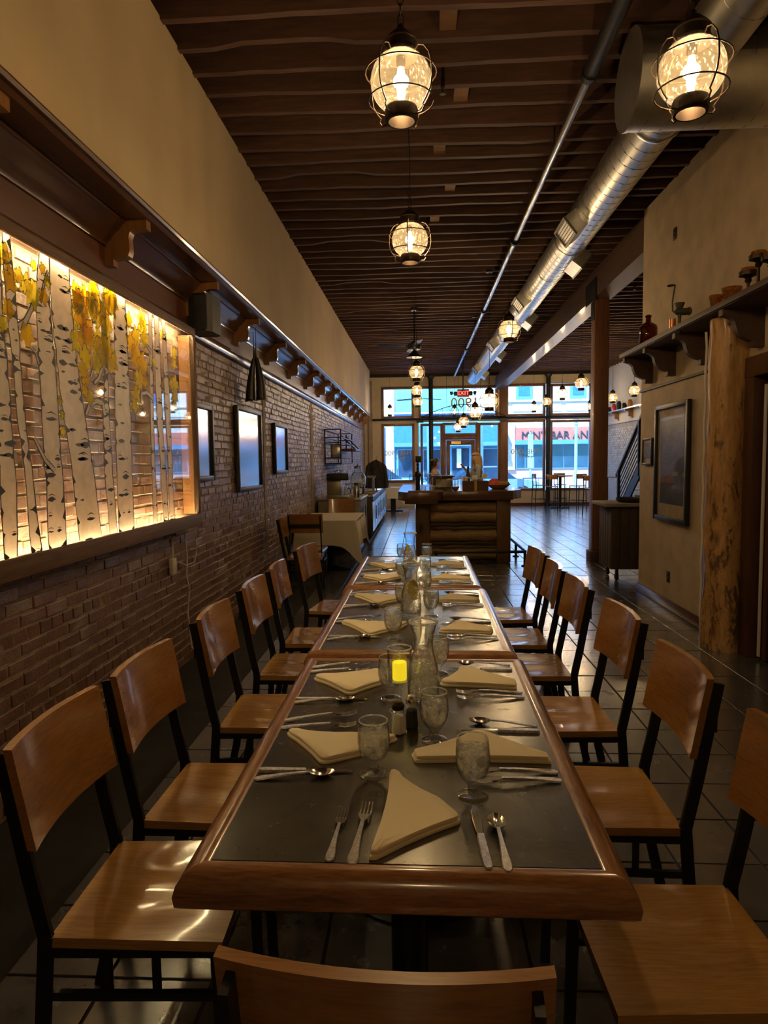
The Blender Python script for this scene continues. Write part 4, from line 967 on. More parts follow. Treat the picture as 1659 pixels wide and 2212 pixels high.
# ---- side table with a cloth
o = thing('side_table', 'small round-based pedestal table under the white cloth by the brick wall', 'table', (-1.36, 10.45, 0))
B().b2(-.44, .44, -.72, .72, .72, .75).part('top', 'barn_wood', o); B().cyl((0, -.25, .03), (0, -.25, .72), .045, 14).part('column', 'black_iron', o)
B().lathe([(.28, 0), (.28, .012), (.08, .04), (.05, .06)], 30, (0.05, -.45, 0)).part('base_disc', 'black_iron', o)
B().cyl((0.05, -.45, .03), (.05, -.45, .72), .03, 12).part('column', 'black_iron', o)
b = B(); HX, HY = .43, .74
n = 96; rings = []
def perim(t):
    P = 4*(HX+HY); s = t*P
    for (ax, ay, bx, by) in ((-HX, -HY, HX, -HY), (HX, -HY, HX, HY), (HX, HY, -HX, HY), (-HX, HY, -HX, -HY)):
        l = math.hypot(bx-ax, by-ay)
        if s <= l: u = s/l; return Vector((ax+(bx-ax)*u, ay+(by-ay)*u)), Vector((by-ay, ax-bx)).normalized(), min(u, 1-u)*l
        s -= l
    return Vector((-HX, -HY)), Vector((-1, -1)).normalized(), 0
for lv in range(9):
    f = lv/8; ring = []
    for k in range(n):
        p, nrm, dc = perim(k/n); corner = math.exp(-(dc/.13)**2); dirc = Vector((math.copysign(1, p.x), math.copysign(1, p.y))).normalized()
        drop = (.36+.26*corner)*f; out = (.006+.05*f+.018*math.sin(k*.55)*f)*(1-corner)
        q = p+nrm*out+dirc*corner*(.02+.11*f+.02*math.sin(k*2.2)*f)
        ring.append((max(q.x, -.50), q.y, .756-drop))
    rings.append(ring)
vs = [p for r_ in rings for p in r_]; fs = [(i*n+k, i*n+(k+1) % n, (i+1)*n+(k+1) % n, (i+1)*n+k) for i in range(8) for k in range(n)]+[tuple(range(n))[::-1]]
oo = b.add(vs, fs).part('tablecloth', 'linen', None, 70); oo.location = (-1.36, 10.45, .0); tag(oo, 'off-white cloth draped to points over the side table', 'tablecloth')

# ---- goblets of iced water
gb = thing('water_goblet', 'x', 'goblet')
outer = [(.0385, 0), (.040, .003), (.034, .007), (.016, .014), (.013, .022), (.0125, .030), (.018, .037), (.030, .050), (.040, .070), (.0445, .095), (.0435, .125), (.0395, .152)]
inner = [(.0375, .152), (.0415, .124), (.0425, .095), (.038, .071), (.028, .053), (.012, .044), (0, .043)]
B().lathe([(0, 0)]+outer+inner, 24).part('glass', 'clear_glass', gb, 70)
B().ring([(.0375, .1515), (.0395, .1515), (.0400, .1540), (.0385, .1555), (.0370, .1540)], 28).part('rim', 'rim_glass', gb, 80)
B().lathe([(0, .045), (.012, .046), (.0275, .055), (.0372, .073), (.0412, .095), (.0408, .118), (.0395, .128), (0, .128)], 24).part('water', 'water', gb, 60)
rr = random.Random(2); b = B()
for k in range(9):
    M = Matrix.Translation((rr.uniform(-.019, .019), rr.uniform(-.019, .019), .070+.007*k)) @ Matrix.Rotation(rr.uniform(0, 3), 4, 'X') @ Matrix.Rotation(rr.uniform(0, 3), 4, 'Z')
    b.box((0, 0, 0), (.020, .017, .014), 0, .003, M=M)
b.part('ice', 'ice', gb)['kind'] = 'stuff'
GOB = [(-.13, 1.77, 'water goblet beside the nearest left napkin'), (.13, 1.66, 'water goblet nearest the camera, above the head knife'), (.04, 2.0, 'water goblet between the pepper shaker and the nearest right napkin'),
 (-.11, 2.36, 'water goblet just left of the candle holder'), (.07, 2.64, 'water goblet directly behind the nearest carafe on its right'), (-.13, 3.15, 'water goblet on the middle table nearest the wooden joint, left'),
 (.06, 3.64, 'water goblet right of the middle carafe'), (-.10, 3.80, 'water goblet left of the middle carafe'), (.03, 4.22, 'water goblet at the far right of the middle table'), (-.13, 4.72, 'water goblet at the near left of the farthest table'),
 (.04, 4.90, 'water goblet at the near right of the farthest table'), (-.15, 5.62, 'water goblet at the far left of the farthest table'), (.06, 5.62, 'water goblet at the far right of the farthest table')]
for x, y, l in GOB: place(gb, l, (x, y, TZ), random.uniform(0, 6), 'water goblets on the long table')
# ---- carafes
ca = thing('water_carafe', 'x', 'carafe')
co = [(.052, 0), (.056, .006), (.057, .03), (.057, .085), (.052, .12), (.043, .155), (.036, .185), (.034, .21), (.038, .245), (.047, .275), (.051, .285)]
ci = [(.0485, .285), (.0445, .273), (.0355, .244), (.0315, .21), (.0335, .186), (.0405, .156), (.0495, .12), (.0545, .085), (.0545, .03), (.05, .014), (0, .014)]
B().lathe([(0, 0)]+co+ci, 26).part('glass', 'clear_glass', ca, 70)
B().ring([(.048, .2825), (.052, .2825), (.0535, .287), (.0515, .291), (.0485, .290), (.047, .286)], 30).part('rim', 'rim_glass', ca, 80)
B().lathe([(0, .016), (.048, .017), (.053, .03), (.0535, .085), (.0485, .12), (.0395, .156), (.0325, .186), (.031, .195), (0, .195)], 26).part('water', 'water', ca, 60)
rr = random.Random(8); b = B()
for k in range(16):
    M = Matrix.Translation((rr.uniform(-.024, .024), rr.uniform(-.024, .024), .045+.006*k)) @ Matrix.Rotation(rr.uniform(0, 3), 4, 'X') @ Matrix.Rotation(rr.uniform(0, 3), 4, 'Z')
    b.box((0, 0, 0), (.026, .02, .016), 0, .003, M=M)
b.part('ice', 'ice', ca)['kind'] = 'stuff'
CAR = [(.01, 2.34, 'water carafe nearest the camera behind the candle', 0), (-.05, 3.68, 'middle water carafe with lemon slices', 1), (-.075, 5.25, 'farthest water carafe with lemon slices', 1)]
for x, y, l, lem in CAR:
    c = place(ca, l, (x, y, TZ), random.uniform(0, 6), 'carafes along the table')
    if lem:
        for k in range(4):
            M = Matrix.Translation((.012*math.cos(k*2.1), .012*math.sin(k*2.1)-.016, .125+.018*k)) @ Matrix.Rotation(1.2+k*.25, 4, 'X')
            B().lathe([(0, -.003), (.024, -.003), (.024, .003), (0, .003)], 14, M=M).part('lemon_slice', 'lemon', c)
# ---- candle, salt, pepper
o = thing('candle_holder', 'stemmed glass hurricane candle holder on the near table', 'candle holder', (-.072, 2.235, TZ))
B().lathe([(0, 0), (.036, 0), (.038, .003), (.012, .010), (.008, .018), (.007, .085), (.010, .100), (.040, .108), (.041, .112), (.0, .112)], 22).part('stem', 'clear_glass', o, 70)
B().ring([(.0395, .112), (.0415, .112), (.0415, .222), (.0395, .222)], 28).part('chimney', 'clear_glass', o, 70)
B().ring([(.039, .220), (.042, .220), (.0425, .2235), (.0405, .2255), (.0388, .2235)], 28).part('rim', 'rim_glass', o, 80)
o = thing('candle', 'glowing yellow votive candle inside the hurricane glass', 'candle', (-.072, 2.235, TZ+.113))
B().lathe([(0, 0), (.0235, 0), (.0245, .003), (.0245, .058), (.022, .061), (.016, .055), (0, .053)], 24).part('wax', 'candle_glow', o, 50)
B().lathe([(.003, .053), (.004, .060), (.0015, .068), (0, .069)], 8).part('flame', 'candle_glow', o)
def shaker(label, x, y, fill, rz):
    o = thing('shaker', label, 'shaker', (x, y, TZ), rz, 'salt and pepper shakers')
    B().lathe([(0, 0), (.026, 0), (.028, .006), (.021, .07), (.023, .078), (.018, .083)], 6).part('glass_body', 'clear_glass', o, 20)
    B().lathe([(0, .004), (.022, .004), (.0225, .008), (.0185, .058), (0, .060)], 6).part('filling', fill, o, 20)
    B().lathe([(.020, .080), (.0205, .092), (.017, .098), (.012, .104), (0, .106)], 16).part('cap', 'steel' if fill == 'pepper' else 'bronze', o)
shaker('faceted salt shaker with dark cap', -.072, 2.05, 'salt', .3); shaker('faceted pepper shaker with steel cap', -.030, 2.10, 'pepper', .1)

# ---- cutlery (local: handle end at the origin, tip towards +x, lying on z=0)
def strap(P, zf, t=.003):
    """blade from (x, half width) pairs with height zf(x)"""
    b = B(); n = len(P); vs = []
    for x, w in P: vs += [(x, -w, zf(x)), (x, w, zf(x)), (x, w*.8, zf(x)+t), (x, -w*.8, zf(x)+t)]
    fs = [(4*i+a, 4*i+(a+1) % 4, 4*i+4+(a+1) % 4, 4*i+4+a) for i in range(n-1) for a in range(4)]+[(3,2,1,0), (4*n-4, 4*n-3, 4*n-2, 4*n-1)]
    return b.add(vs, fs)
HND = [(0, .004), (.006, .0095), (.02, .0105), (.05, .0075), (.09, .005), (.135, .0038)]
hz = lambda x: .001+.010*math.sin(min(1, x/.15)*PI*.5)
def fork(L):
    o = thing('fork', 'x', 'fork'); s = L/.20
    strap(HND, hz, .0035).part('handle', 'silver_worn', o)
    b = strap([(.133, .0038), (.142, .009), (.150, .0125), (.160, .0128)], lambda x: .011-.25*(x-.133)**1.0*.3, .002)
    for k in range(4):
        y = -.0108+k*.0072; P = [(.158, .0022), (.175, .0020), (.192, .0017), (.205, .001)]
        q = strap(P, lambda x: .009-.004*math.sin((x-.155)/.05*PI)+.10*max(0, x-.18), .0018); b.add([(v[0], v[1]+y, v[2]) for v in q.v], q.f)
    b.part('tines', 'silver', o); o.scale = (s, s, s); return o
fk = fork(.235)
kn = thing('knife', 'x', 'knife')
strap([(0, .006), (.01, .010), (.05, .0095), (.10, .0085), (.118, .008)], lambda x: .0005, .007).part('handle', 'silver_worn', kn)
strap([(.116, .006), (.135, .0085), (.18, .0105), (.215, .010), (.232, .006), (.238, .001)], lambda x: .003, .0018).part('blade', 'silver', kn)
kn.scale = (1.1, 1.1, 1.1)
sp = thing('spoon', 'x', 'spoon')
strap(HND, hz, .0035).part('handle', 'silver_worn', sp)
b = B()
def SB(u, v, t): 
    a = 2*PI*u; r = v; return (.166+.031*r*math.cos(a), .020*r*math.sin(a)*(1-.12*math.cos(a)), .0115-.010*(1-r*r)+t)
b.grid(lambda u, v: SB(u, v, 0), 20, 5); b.grid(lambda u, v: SB(u, v, -.0016), 20, 5)
b.add([SB(k/20, 1, 0) for k in range(20)]+[SB(k/20, 1, -.0016) for k in range(20)], [(k, (k+1) % 20, 20+(k+1) % 20, 20+k) for k in range(20)])
b.part('bowl', 'silver', sp, 60)
sp.scale = (1.1, 1.1, 1.1)
def lay(root, label, a, c, group):
    """lay a piece with its handle end at a pointing to c"""
    return place(root, label, (a[0], a[1], TZ+.0008), math.atan2(c[1]-a[1], c[0]-a[0]), group)
# ---- napkins folded to a triangle: two stacked folds
def napkin(label, poly, rz=0):
    poly = [(min(.365, max(-.436, p[0])), max(1.374, p[1])) for p in poly]
    cx = sum(p[0] for p in poly)/len(poly); cy = sum(p[1] for p in poly)/len(poly)
    o = thing('napkin', label, 'napkin', (cx, cy, TZ+.0006), rz, 'folded cream napkins')
    def rounded(P, sh):
        out = []; n = len(P)
        for i in range(n):
            p = Vector(P[i]); a = Vector(P[i-1]); c = Vector(P[(i+1) % n])
            ra = (a-p).normalized(); rc = (c-p).normalized(); d = min((a-p).length, (c-p).length)*.16
            for k in range(4):
                t = k/3; q = (p+ra*d)*(1-t)**2+p*2*t*(1-t)+(p+rc*d)*t*t
                out.append(((q.x-cx)*sh, (q.y-cy)*sh))
            e = c-p; l = e.length          # the long folds bow in a little, as soft cloth does
            if l > .15:
                nrm = Vector((-e.y, e.x)).normalized(); inw = 1 if (Vector((cx, cy))-p).dot(nrm) > 0 else -1
                for u in (.32, .5, .68): q = p+e*u+nrm*inw*l*(.050 if i == 0 else .022)*(1-(2*u-1)**2*.9); out.append(((q.x-cx)*sh, (q.y-cy)*sh))
        return out
    for nm, z0, z1, sh in (('lower_fold', 0, .010, 1.0), ('upper_fold', .0105, .021, .965)):
        P = rounded(poly, sh); n = len(P); vs = []; 
        for f, z in ((.992, z0), (1.0, z0+(z1-z0)*.35), (1.0, z0+(z1-z0)*.65), (.985, z1-.0008)): vs += [(x*f, y*f, z) for x, y in P]
        vs += [(x*.75, y*.75, z1+.002*math.sin(i*1.3)) for i, (x, y) in enumerate(P)]
        fs = [(r*n+k, r*n+(k+1) % n, (r+1)*n+(k+1) % n, (r+1)*n+k) for r in range(4) for k in range(n)]+[tuple(range(4*n, 5*n)), tuple(range(n))[::-1]]
        B().add(vs, fs).part(nm, 'napkin', o, 60)
    return o
napkin('folded cream napkin at the head of the table', [(-.085, 1.79), (.05, 1.61), (.095, 1.53), (-.10, 1.352), (-.115, 1.365)])
lay(fk, 'larger dinner fork left of the head napkin', (-.15, 1.355), (-.13, 1.64), 'forks')
f2 = place(fk, 'smaller salad fork left of the head napkin', (-.20, 1.365, TZ+.0008), math.radians(87), 'forks'); f2.scale = (1.0, 1.0, 1.0)
lay(kn, 'knife right of the head napkin', (.138, 1.345), (.128, 1.60), 'knives'); lay(sp, 'spoon right of the head napkin', (.178, 1.34), (.172, 1.58), 'spoons')
LY = [1.93, 2.50, 3.35, 4.06, 4.80, 5.36]; RY = [1.92, 2.55, 3.34, 4.06, 4.80, 5.46]
LP = [[(-.46, 2.045), (-.19, 2.01), (-.065, 2.0), (-.17, 1.885), (-.28, 1.82)], [(-.452, 2.575), (-.16, 2.66), (-.13, 2.52), (-.26, 2.38)], [(-.46, 3.50), (-.06, 3.45), (-.11, 3.34), (-.25, 3.20)]]
RP = [[(-.03, 1.89), (.18, 2.055), (.385, 1.875), (.365, 1.845), (-.02, 1.84)], [(.06, 2.49), (.17, 2.71), (.375, 2.52), (.355, 2.45)], [(.08, 3.28), (.19, 3.49), (.39, 3.33), (.345, 3.25)]]
rr = random.Random(6)
for k in range(6):
    pos = ORD[k]+' place setting'
    for side, Ys, PP, s, wh in ((0, LY, LP, -1, 'brick wall side'), (1, RY, RP, 1, 'aisle side')):
        y = Ys[k]; j = lambda q=.012: rr.uniform(-q, q)
        if k < 3: poly = PP[k]
        else:
            base = PP[k % 2+1]; y_ = Ys[k % 2+1]; poly = [(px+j(.006), py-y_+y+j(.008)) for px, py in base]
        napkin('folded napkin of the %s on the %s' % (pos, wh), poly)
        xe = (-.45 if s < 0 else .37)
        # seen from the diner, forks lie on the left and knife and spoon on the right
        dk = -s*-1; kd = -.165 if s < 0 else .19; fd = .165 if s < 0 else -.16
        kd, fd = (-.155, .165) if s < 0 else (.15, -.14)
        lay(kn, 'knife of the %s on the %s' % (pos, wh), (xe, y+kd+j()), (xe-s*.25, y+kd+j(.01)), 'knives')
        lay(sp, 'spoon of the %s on the %s' % (pos, wh), (xe, y+kd*1.28+j(.006)), (xe-s*.2, y+kd*1.28+(.035 if s < 0 else .02)+j(.01)), 'spoons')
        lay(fk, 'inner fork of the %s on the %s' % (pos, wh), (xe, y+fd*.93+j(.003)), (xe-s*.22, y+fd*.93+(.01 if s < 0 else -.01)+j(.004)), 'forks')
        lay(fk, 'outer fork of the %s on the %s' % (pos, wh), (xe, y+fd*1.27+j(.004)), (xe-s*.22, y+fd*1.27+(.05 if s<0 else -.02)+j(.008)), 'forks')

# ================================================================ RIGHT SHELF
o = thing('wall_shelf', 'dark wooden shelf on curved brackets along the right partition', 'shelf', (0, 0, 0))
B().b2(2.315, XP, 3.0, 7.92, 2.745, 2.785, .006).part('board', 'shelf_dark', o)
B().b2(2.30, 2.318, 3.0, 7.93, 2.75, 2.795, .004).part('nosing', 'shelf_dark', o)
bp = [(XP-a, 2.745+c) for a, c in [(0, 0), (.32, 0), (.32, -.05), (.285, -.055), (.25, -.07), (.225, -.10), (.215, -.14), (.20, -.18), (.165, -.215), (.12, -.235), (.085, -.245), (.085, -.29), (0, -.29)]]
bk = B().prism(bp, -.035, .035, 'y').mesh('bracket', 'shelf_dark', 30)
for y in (4.5, 5.4, 6.36, 7.18, 7.86): link('bracket', bk, o, (0, y, 0))
SZ = 2.786
# bottle, copper tube, grinder, glasses, candle stand
GS = (.86, .86, .90)
o = thing('brown_bottle', 'large brown glass bottle on the far end of the right shelf', 'bottle', (2.42, 7.32, SZ))
B().lathe([(0, 0), (.095, 0), (.105, .01), (.108, .20), (.098, .235), (.06, .262), (.034, .275), (.030, .30), (.030, .33), (.038, .335), (.038, .35), (.024, .35)], 24).part('body', 'brown_glass', o, 60)
B().lathe([(0, .345), (.024, .345), (.024, .36), (0, .362)], 14).part('stopper', 'black_plastic', o); o.scale = GS
o = thing('copper_cylinder', 'thin upright copper cylinder behind the grinder', 'canister', (2.48, 6.80, SZ))
B().lathe([(0, 0), (.030, 0), (.030, .17), (.026, .175), (0, .175)], 18).part('tube', 'copper', o); B().ring([(.03, .02), (.033, .02), (.033, .035), (.03, .035)], 18).part('band', 'copper', o)
o = thing('small_jar', 'tiny dark stoppered jar beside the copper cylinder', 'jar', (2.41, 6.75, SZ))
B().lathe([(0, 0), (.022, 0), (.024, .02), (.014, .034), (.014, .042)], 14).part('body', 'black_plastic', o); B().lathe([(0, .042), (.018, .042), (.016, .06), (0, .062)], 12).part('lid', 'bronze', o)
o = thing('meat_grinder', 'old iron hand-cranked meat grinder clamped to the right shelf', 'grinder', (2.345, 6.27, SZ))
plain('grinder_iron', (.075,.078,.062), .6, .4, .3, 12, bmp=.3)
B().tube([(0, 0, -.10), (0, 0, .06), (0, 0, .16), (.005, 0, .22)], [.028, .022, .026, .04], 12).part('stand', 'grinder_iron', o)
B().tube([(-.03, 0, -.09), (-.03, 0, -.03)], .012, 8).part('clamp_screw', 'grinder_iron', o)
B().tube([(-.07, 0, .225), (-.05, 0, .23), (.0, 0, .235), (.09, 0, .235), (.12, 0, .24)], [.02, .045, .055, .055, .05], 16).part('barrel', 'grinder_iron', o)
B().tube([(.12, 0, .24), (.145, 0, .24), (.165, 0, .24)], [.065, .068, .05], 16).part('ring_nut', 'grinder_iron', o)
B().ring([(.035, .28), (.045, .285), (.075, .37), (.068, .372), (.040, .30)], 18, (0, 0, 0)).part('hopper', 'grinder_iron', o)
B().tube([(-.07, 0, .225), (-.10, 0, .25), (-.105, 0, .40), (-.085, 0, .55), (-.07, 0, .65)], [.014, .012, .011, .011, .012], 8).part('crank', 'grinder_iron', o)
B().tube([(-.075, 0, .655), (-.12, -.02, .645), (-.17, -.04, .635), (-.20, -.05, .63)], [.012, .019, .021, .014], 10).part('crank_grip', 'shelf_dark', o); o.scale = (.6, .6, .56)
amb = thing('amber_tumbler', 'x', 'glass')
B().lathe([(0, 0), (.048, 0), (.058, .01), (.068, .06), (.076, .12), (.088, .165), (.085, .165), (.072, .12), (.064, .06), (.05, .016), (0, .014)], 22).part('glass', 'amber_glass', amb, 60)
B().ring([(.084, .163), (.089, .163), (.090, .168), (.086, .171), (.083, .168)], 24).part('rim', 'amber_glass', amb, 80)
place(amb, 'left and smaller amber flared tumbler on the right shelf', (2.43, 5.72, SZ), 0, 'amber tumblers').scale = (.62, .62, .82); place(amb, 'right and taller amber flared tumbler on the right shelf', (2.50, 5.60, SZ), 0, 'amber tumblers').scale = (.85, .85, 1.0)
o = thing('tiered_candle_stand', 'dark metal stand with candle cups at stepped heights on the right shelf', 'candle stand', (2.46, 0, SZ))
B().b2(-.03, .03, 4.55, 5.36, .0, .018).part('foot_bar', 'bronze', o)
for k, (y, h) in enumerate(((5.25, .115), (5.10, .19), (4.92, .13), (4.72, .22))):
    B().cyl((0, y, .018), (0, y, h), .011, 10).part('stem', 'bronze', o)
    B().lathe([(.014, 0), (.026, .02), (.02, .035), (.04, .05), (.065, .056), (.067, .085), (.060, .085), (.056, .066), (0, .066)], 20, (0, y, h)).part('cup', 'bronze', o)
    q = thing('tealight', '%s amber votive in the tiered candle stand from the left' % ORD[k], 'candle', (2.46, y, SZ+h+.067), group='votives in the candle stand')
    B().lathe([(0, 0), (.052, 0), (.055, .02), (.05, .045), (.046, .045), (.048, .02), (0, .012)], 18).part('glass', 'amber_glass', q, 60); B().lathe([(0, .012), (.045, .012), (.045, .028), (0, .030)], 16).part('wax', 'linen', q)
# outlets
for nm, lab, y, z in (('wall_outlet', 'dark wall outlet low on the right partition', 7.24, .345), ('wall_switch_plate', 'small dark plate high on the right partition', 7.24, 3.905)):
    o = thing(nm, lab, 'outlet', (XP, y, z)); B().b2(-.010, 0, -.04, .04, -.06, .06, .003).part('plate', 'outlet_dark', o)
    for s in (-1, 1): B().b2(-.014, -.009, -.018, .018, s*.025-.014, s*.025+.014, .002).part('socket', 'black_plastic', o)

# ---- rolling cart
o = thing('rolling_cart', 'rough dark wooden cart on casters behind the partition corner', 'cart', (0, 0, 0))
B().b2(2.40, 3.35, 8.78, 9.50, .985, 1.03, .008).part('top', 'grey_board', o)
for k in range(4): B().b2(2.50+k*.115, 2.612+k*.115, 8.86, 8.885, .16, .985, .003).part('plank', 'cart_wood', o)
for k in range(5): B().b2(2.50, 2.525, 8.89+k*.115, 9.0+k*.115, .16, .985, .003).part('plank', 'cart_wood', o)
B().b2(2.50, 3.3, 9.44, 9.46, .16, .985).part('back_panel', 'cart_wood', o); B().b2(3.28, 3.3, 8.86, 9.46, .16, .985).part('side_panel', 'cart_wood', o)
B().b2(2.96, 3.30, 8.84, 9.44, .48, .505).part('shelf', 'cart_wood', o); B().b2(2.52, 3.28, 8.88, 9.44, .16, .19).part('bottom', 'cart_wood', o)
for x, y in ((2.60, 8.95), (3.2, 8.95), (2.6, 9.38), (3.2, 9.38)):
    B().lathe([(.0, -.018), (.045, -.018), (.05, 0), (.045, .018), (0, .018)], 16, M=Matrix.Translation((x, y, .05)) @ Matrix.Rotation(PI/2, 4, 'Y')).part('wheel', 'rubber', o); B().b2(x-.02, x+.02, y-.02, y+.02, .08, .16).part('fork', 'black_iron', o)
o = thing('dark_tray', 'dark rounded tray lying on the cart top', 'tray', (2.80, 9.05, 1.031)); B().lathe([(0, 0), (.15, 0), (.18, .02), (.19, .06), (.175, .06), (.16, .025), (0, .02)], 24).part('pan', 'black_plastic', o); B().tube([(.17, 0, .05), (.24, 0, .055), (.30, 0, .05)], .012, 8).part('handle', 'black_plastic', o)
for k, (x, z) in enumerate(((3.02, .507), (2.99, .192), (3.07, .192), (3.13, .192))):
    o = thing('small_bottle', '%s small labelled bottle in the cart compartments' % ORD[k], 'bottle', (x, 8.92, z), group='bottles in the cart'); B().lathe([(0, 0), (.026, 0), (.028, .08), (.012, .11), (.012, .14), (0, .14)], 14).part('bottle', 'brown_glass', o); B().ring([(.0285, .02), (.0295, .02), (.0295, .07), (.0285, .07)], 14).part('label_band', 'paper', o)

# ---- staircase with cable railing, rising towards the viewer
o = thing('stair_railing', 'black metal stair with slanted rods rising behind the fir post', 'railing', (0, 0, 0))
sl = .74
def st(y): return 1.35+(14.4-y)*sl
for x in (4.2,):
    B().bar((x, 14.55, st(14.55)), (x, 9.6, st(9.6)), .05, .05).part('handrail', 'black_iron', o)
    B().bar((x, 14.55, st(14.55)-.98), (x, 9.6, st(9.6)-.98), .03, .22).part('stringer', 'black_iron', o)
    for k in range(7): B().cyl((x, 14.4, st(14.4)-.12-.11*k), (x, 9.7, st(9.7)-.12-.11*k), .010, 6).part('rod', 'black_iron', o)
    for y in (14.4, 13.1, 11.8, 10.5): B().bar((x, y, max(0, st(y)-1.05)), (x, y, st(y)), .055, .055).part('post', 'black_iron', o)
for k in range(12): y = 14.3-.30*k; B().b2(4.22, 5.25, y-.28, y, .18+.222*k, .22+.222*k).part('tread', 'cart_wood', o)
# bottles on the far ledge
for k in range(5):
    o = thing('ledge_canister', '%s dark jar on the far right ledge counted from the window' % ORD[k], 'jar', (6.25, 22.6-.55*k, 3.101), group='jars on the far right ledge'); h = .16+.05*(k % 3)
    B().lathe([(0, 0), (.07, 0), (.075, h*.8), (.05, h), (0, h)], 14).part('body', ['brown_glass', 'red_sign', 'charcoal_cloth', 'bronze', 'amber_wax'][k], o); B().lathe([(.052, h), (.055, h+.02), (0, h+.03)], 14).part('lid', 'bronze', o)

# ================================================================ LOG BAR
o = thing('log_bar', 'rustic bar with stacked log front and thick slab top', 'bar', (0, 0, 0))
slab = [(-.33, 10.55), (-.21, 10.20), (.27, 10.20), (.36, 10.46), (1.44, 10.46), (1.62, 10.78), (1.62, 13.6), (-.33, 13.6)]
B().prism([p for p in slab], 1.0, 1.135, 'z').part('slab_top', 'bar_slab', o)
B().b2(-.22, .28, 10.17, 10.25, .955, 1.13, .01).part('slab_edge', 'bar_slab', o); B().b2(.36, 1.45, 10.43, 10.50, .99, 1.13, .01).part('slab_edge', 'bar_slab', o)
B().b2(0, 1.38, 10.62, 13.4, 0, 1.0).part('core', 'cart_wood', o)
for a in (-.06, 1.20):
    B().b2(a, a+.22, 10.50, 10.66, 0, 1.0, .02).part('corner_post', 'bar_plank', o)
zz = .05
for k, r in enumerate((.085, .035, .035, .090, .035, .035, .085, .080, .035, .085, .035, .05, .05)):
    z = zz+r; zz += 2*r*.93
    if z+r > 1.0: break
    P = [(.17+1.03*q/10, (10.59 if r > .06 else 10.615)+.006*math.sin(q+k), z+.006*math.sin(q*1.7+k)) for q in range(11)]
    B().tube(P, [r*(1+.04*math.sin(q*2+k)) for q in range(11)], 14).part('log', 'bar_log' if r > .06 else 'bar_dark_log', o)
for s, nm in ((-.06, 'side_plank'), (1.40, 'side_plank')):
    for k in range(9): B().b2(s, s+.025, 10.68+k*.30, 10.97+k*.30, 0, 1.0, .004).part(nm, 'bar_plank', o)
o = thing('foot_rail', 'black pipe foot rail around the base of the log bar', 'rail', (0, 0, 0))
B().tube([(.20, 10.16, .22), (1.57, 10.16, .22), (1.60, 10.20, .22), (1.60, 13.2, .22)], .022, 10).part('pipe', 'black_iron', o)
for x, y in ((.25, 10.16), (1.59, 10.18), (1.60, 11.2), (1.60, 12.6)):
    B().cyl((x, y, 0), (x, y, .24), .022, 10).part('upright', 'black_iron', o); B().lathe([(.055, 0), (.055, .012), (.03, .02)], 14, (x, y, 0)).part('flange', 'black_iron', o)
BZ = 1.136
o = thing('draft_tower', 'slim black draft column with square-topped handle on the bar', 'tap', (-.02, 10.48, BZ))
B().lathe([(.06, 0), (.06, .015), (.035, .03), (.035, .22), (.045, .235), (.05, .27), (.04, .30), (.02, .315)], 18).part('column', 'black_plastic', o); B().lathe([(.014, .31), (.022, .35), (.014, .39), (.024, .42), (.012, .45)], 14).part('handle', 'black_plastic', o); B().box((.01, 0, .50), (.09, .03, .10), 0, .005).part('badge', 'black_plastic', o)
o = thing('cutting_board', 'pale wooden board lying on the near left corner of the bar', 'board', (.03, 10.30, BZ)); B().b2(-.20, .20, -.07, .07, 0, .022, .006).part('board', 'seat_oak', o); B().ring([(.012, 0), (.02, 0), (.02, .024), (.012, .024)], 14, (.215, 0, 0)).part('loop', 'seat_oak', o)
wg = thing('wine_glass', 'x', 'wine glass')
B().lathe([(0, 0), (.036, 0), (.036, .003), (.006, .008), (.0045, .02), (.0045, .095), (.012, .105), (.034, .125), (.045, .155), (.044, .185), (.036, .215), (.035, .215), (.042, .185), (.043, .155), (.032, .127), (.008, .108), (0, .107)], 18).part('glass', 'clear_glass', wg, 60)
B().ring([(.0345, .214), (.0365, .214), (.0365, .217), (.0345, .217)], 20).part('rim', 'rim_glass', wg, 80)
k = 0
for x, y in ((-.10, 10.75), (-.03, 10.90), (.08, 10.80), (.15, 10.70), (.21, 10.88), (.30, 10.76)):
    place(wg, '%s large wine glass from the left on the bar' % ORD[k], (x, y, BZ), 0, 'wine glasses on the bar').scale = (1.35, 1.35, 1.25); k += 1
tb = thing('bar_tumbler', 'x', 'glass')
B().lathe([(0, 0), (.032, 0), (.034, .004), (.038, .11), (.036, .11), (.032, .012), (0, .01)], 16).part('glass', 'clear_glass', tb, 50); B().ring([(.0355, .109), (.0385, .109), (.0385, .113), (.0355, .113)], 18).part('rim', 'rim_glass', tb, 80)
k = 0
for x, y, s in ((.06, 10.42, .75), (.13, 10.38, .75), (.20, 10.44, .75), (.24, 10.36, .75), (.29, 10.52, .75), (.47, 10.75, 1.5), (.54, 10.68, 1.5), (.50, 10.92, 1.6), (.60, 10.85, 1.6), (.64, 10.70, 1.7), (.70, 10.90, 2.0), (.80, 11.0, 1.7), (.90, 11.05, 1.6), (1.0, 11.1, 1.6)):
    t_ = place(tb, '%s clear tumbler from the left among the glasses on the bar' % ORD[k], (x, y, BZ), 0, 'tumblers on the bar'); t_.scale = (1.05, 1.05, s); k += 1
for k, (x, y) in enumerate(((.40, 10.58), (.565, 10.56))):
    o = thing('small_bowl', ['left', 'right'][k]+' small brown garnish bowl on the bar', 'bowl', (x, y, BZ), group='garnish bowls'); B().lathe([(0, 0), (.03, 0), (.055, .035), (.066, .062), (.061, .062), (.05, .038), (.028, .01), (0, .01)], 18).part('bowl', 'olive_steel', o); B().lathe([(0, .03), (.045, .04), (.03, .052), (0, .055)], 14).part('garnish', 'bread', o)
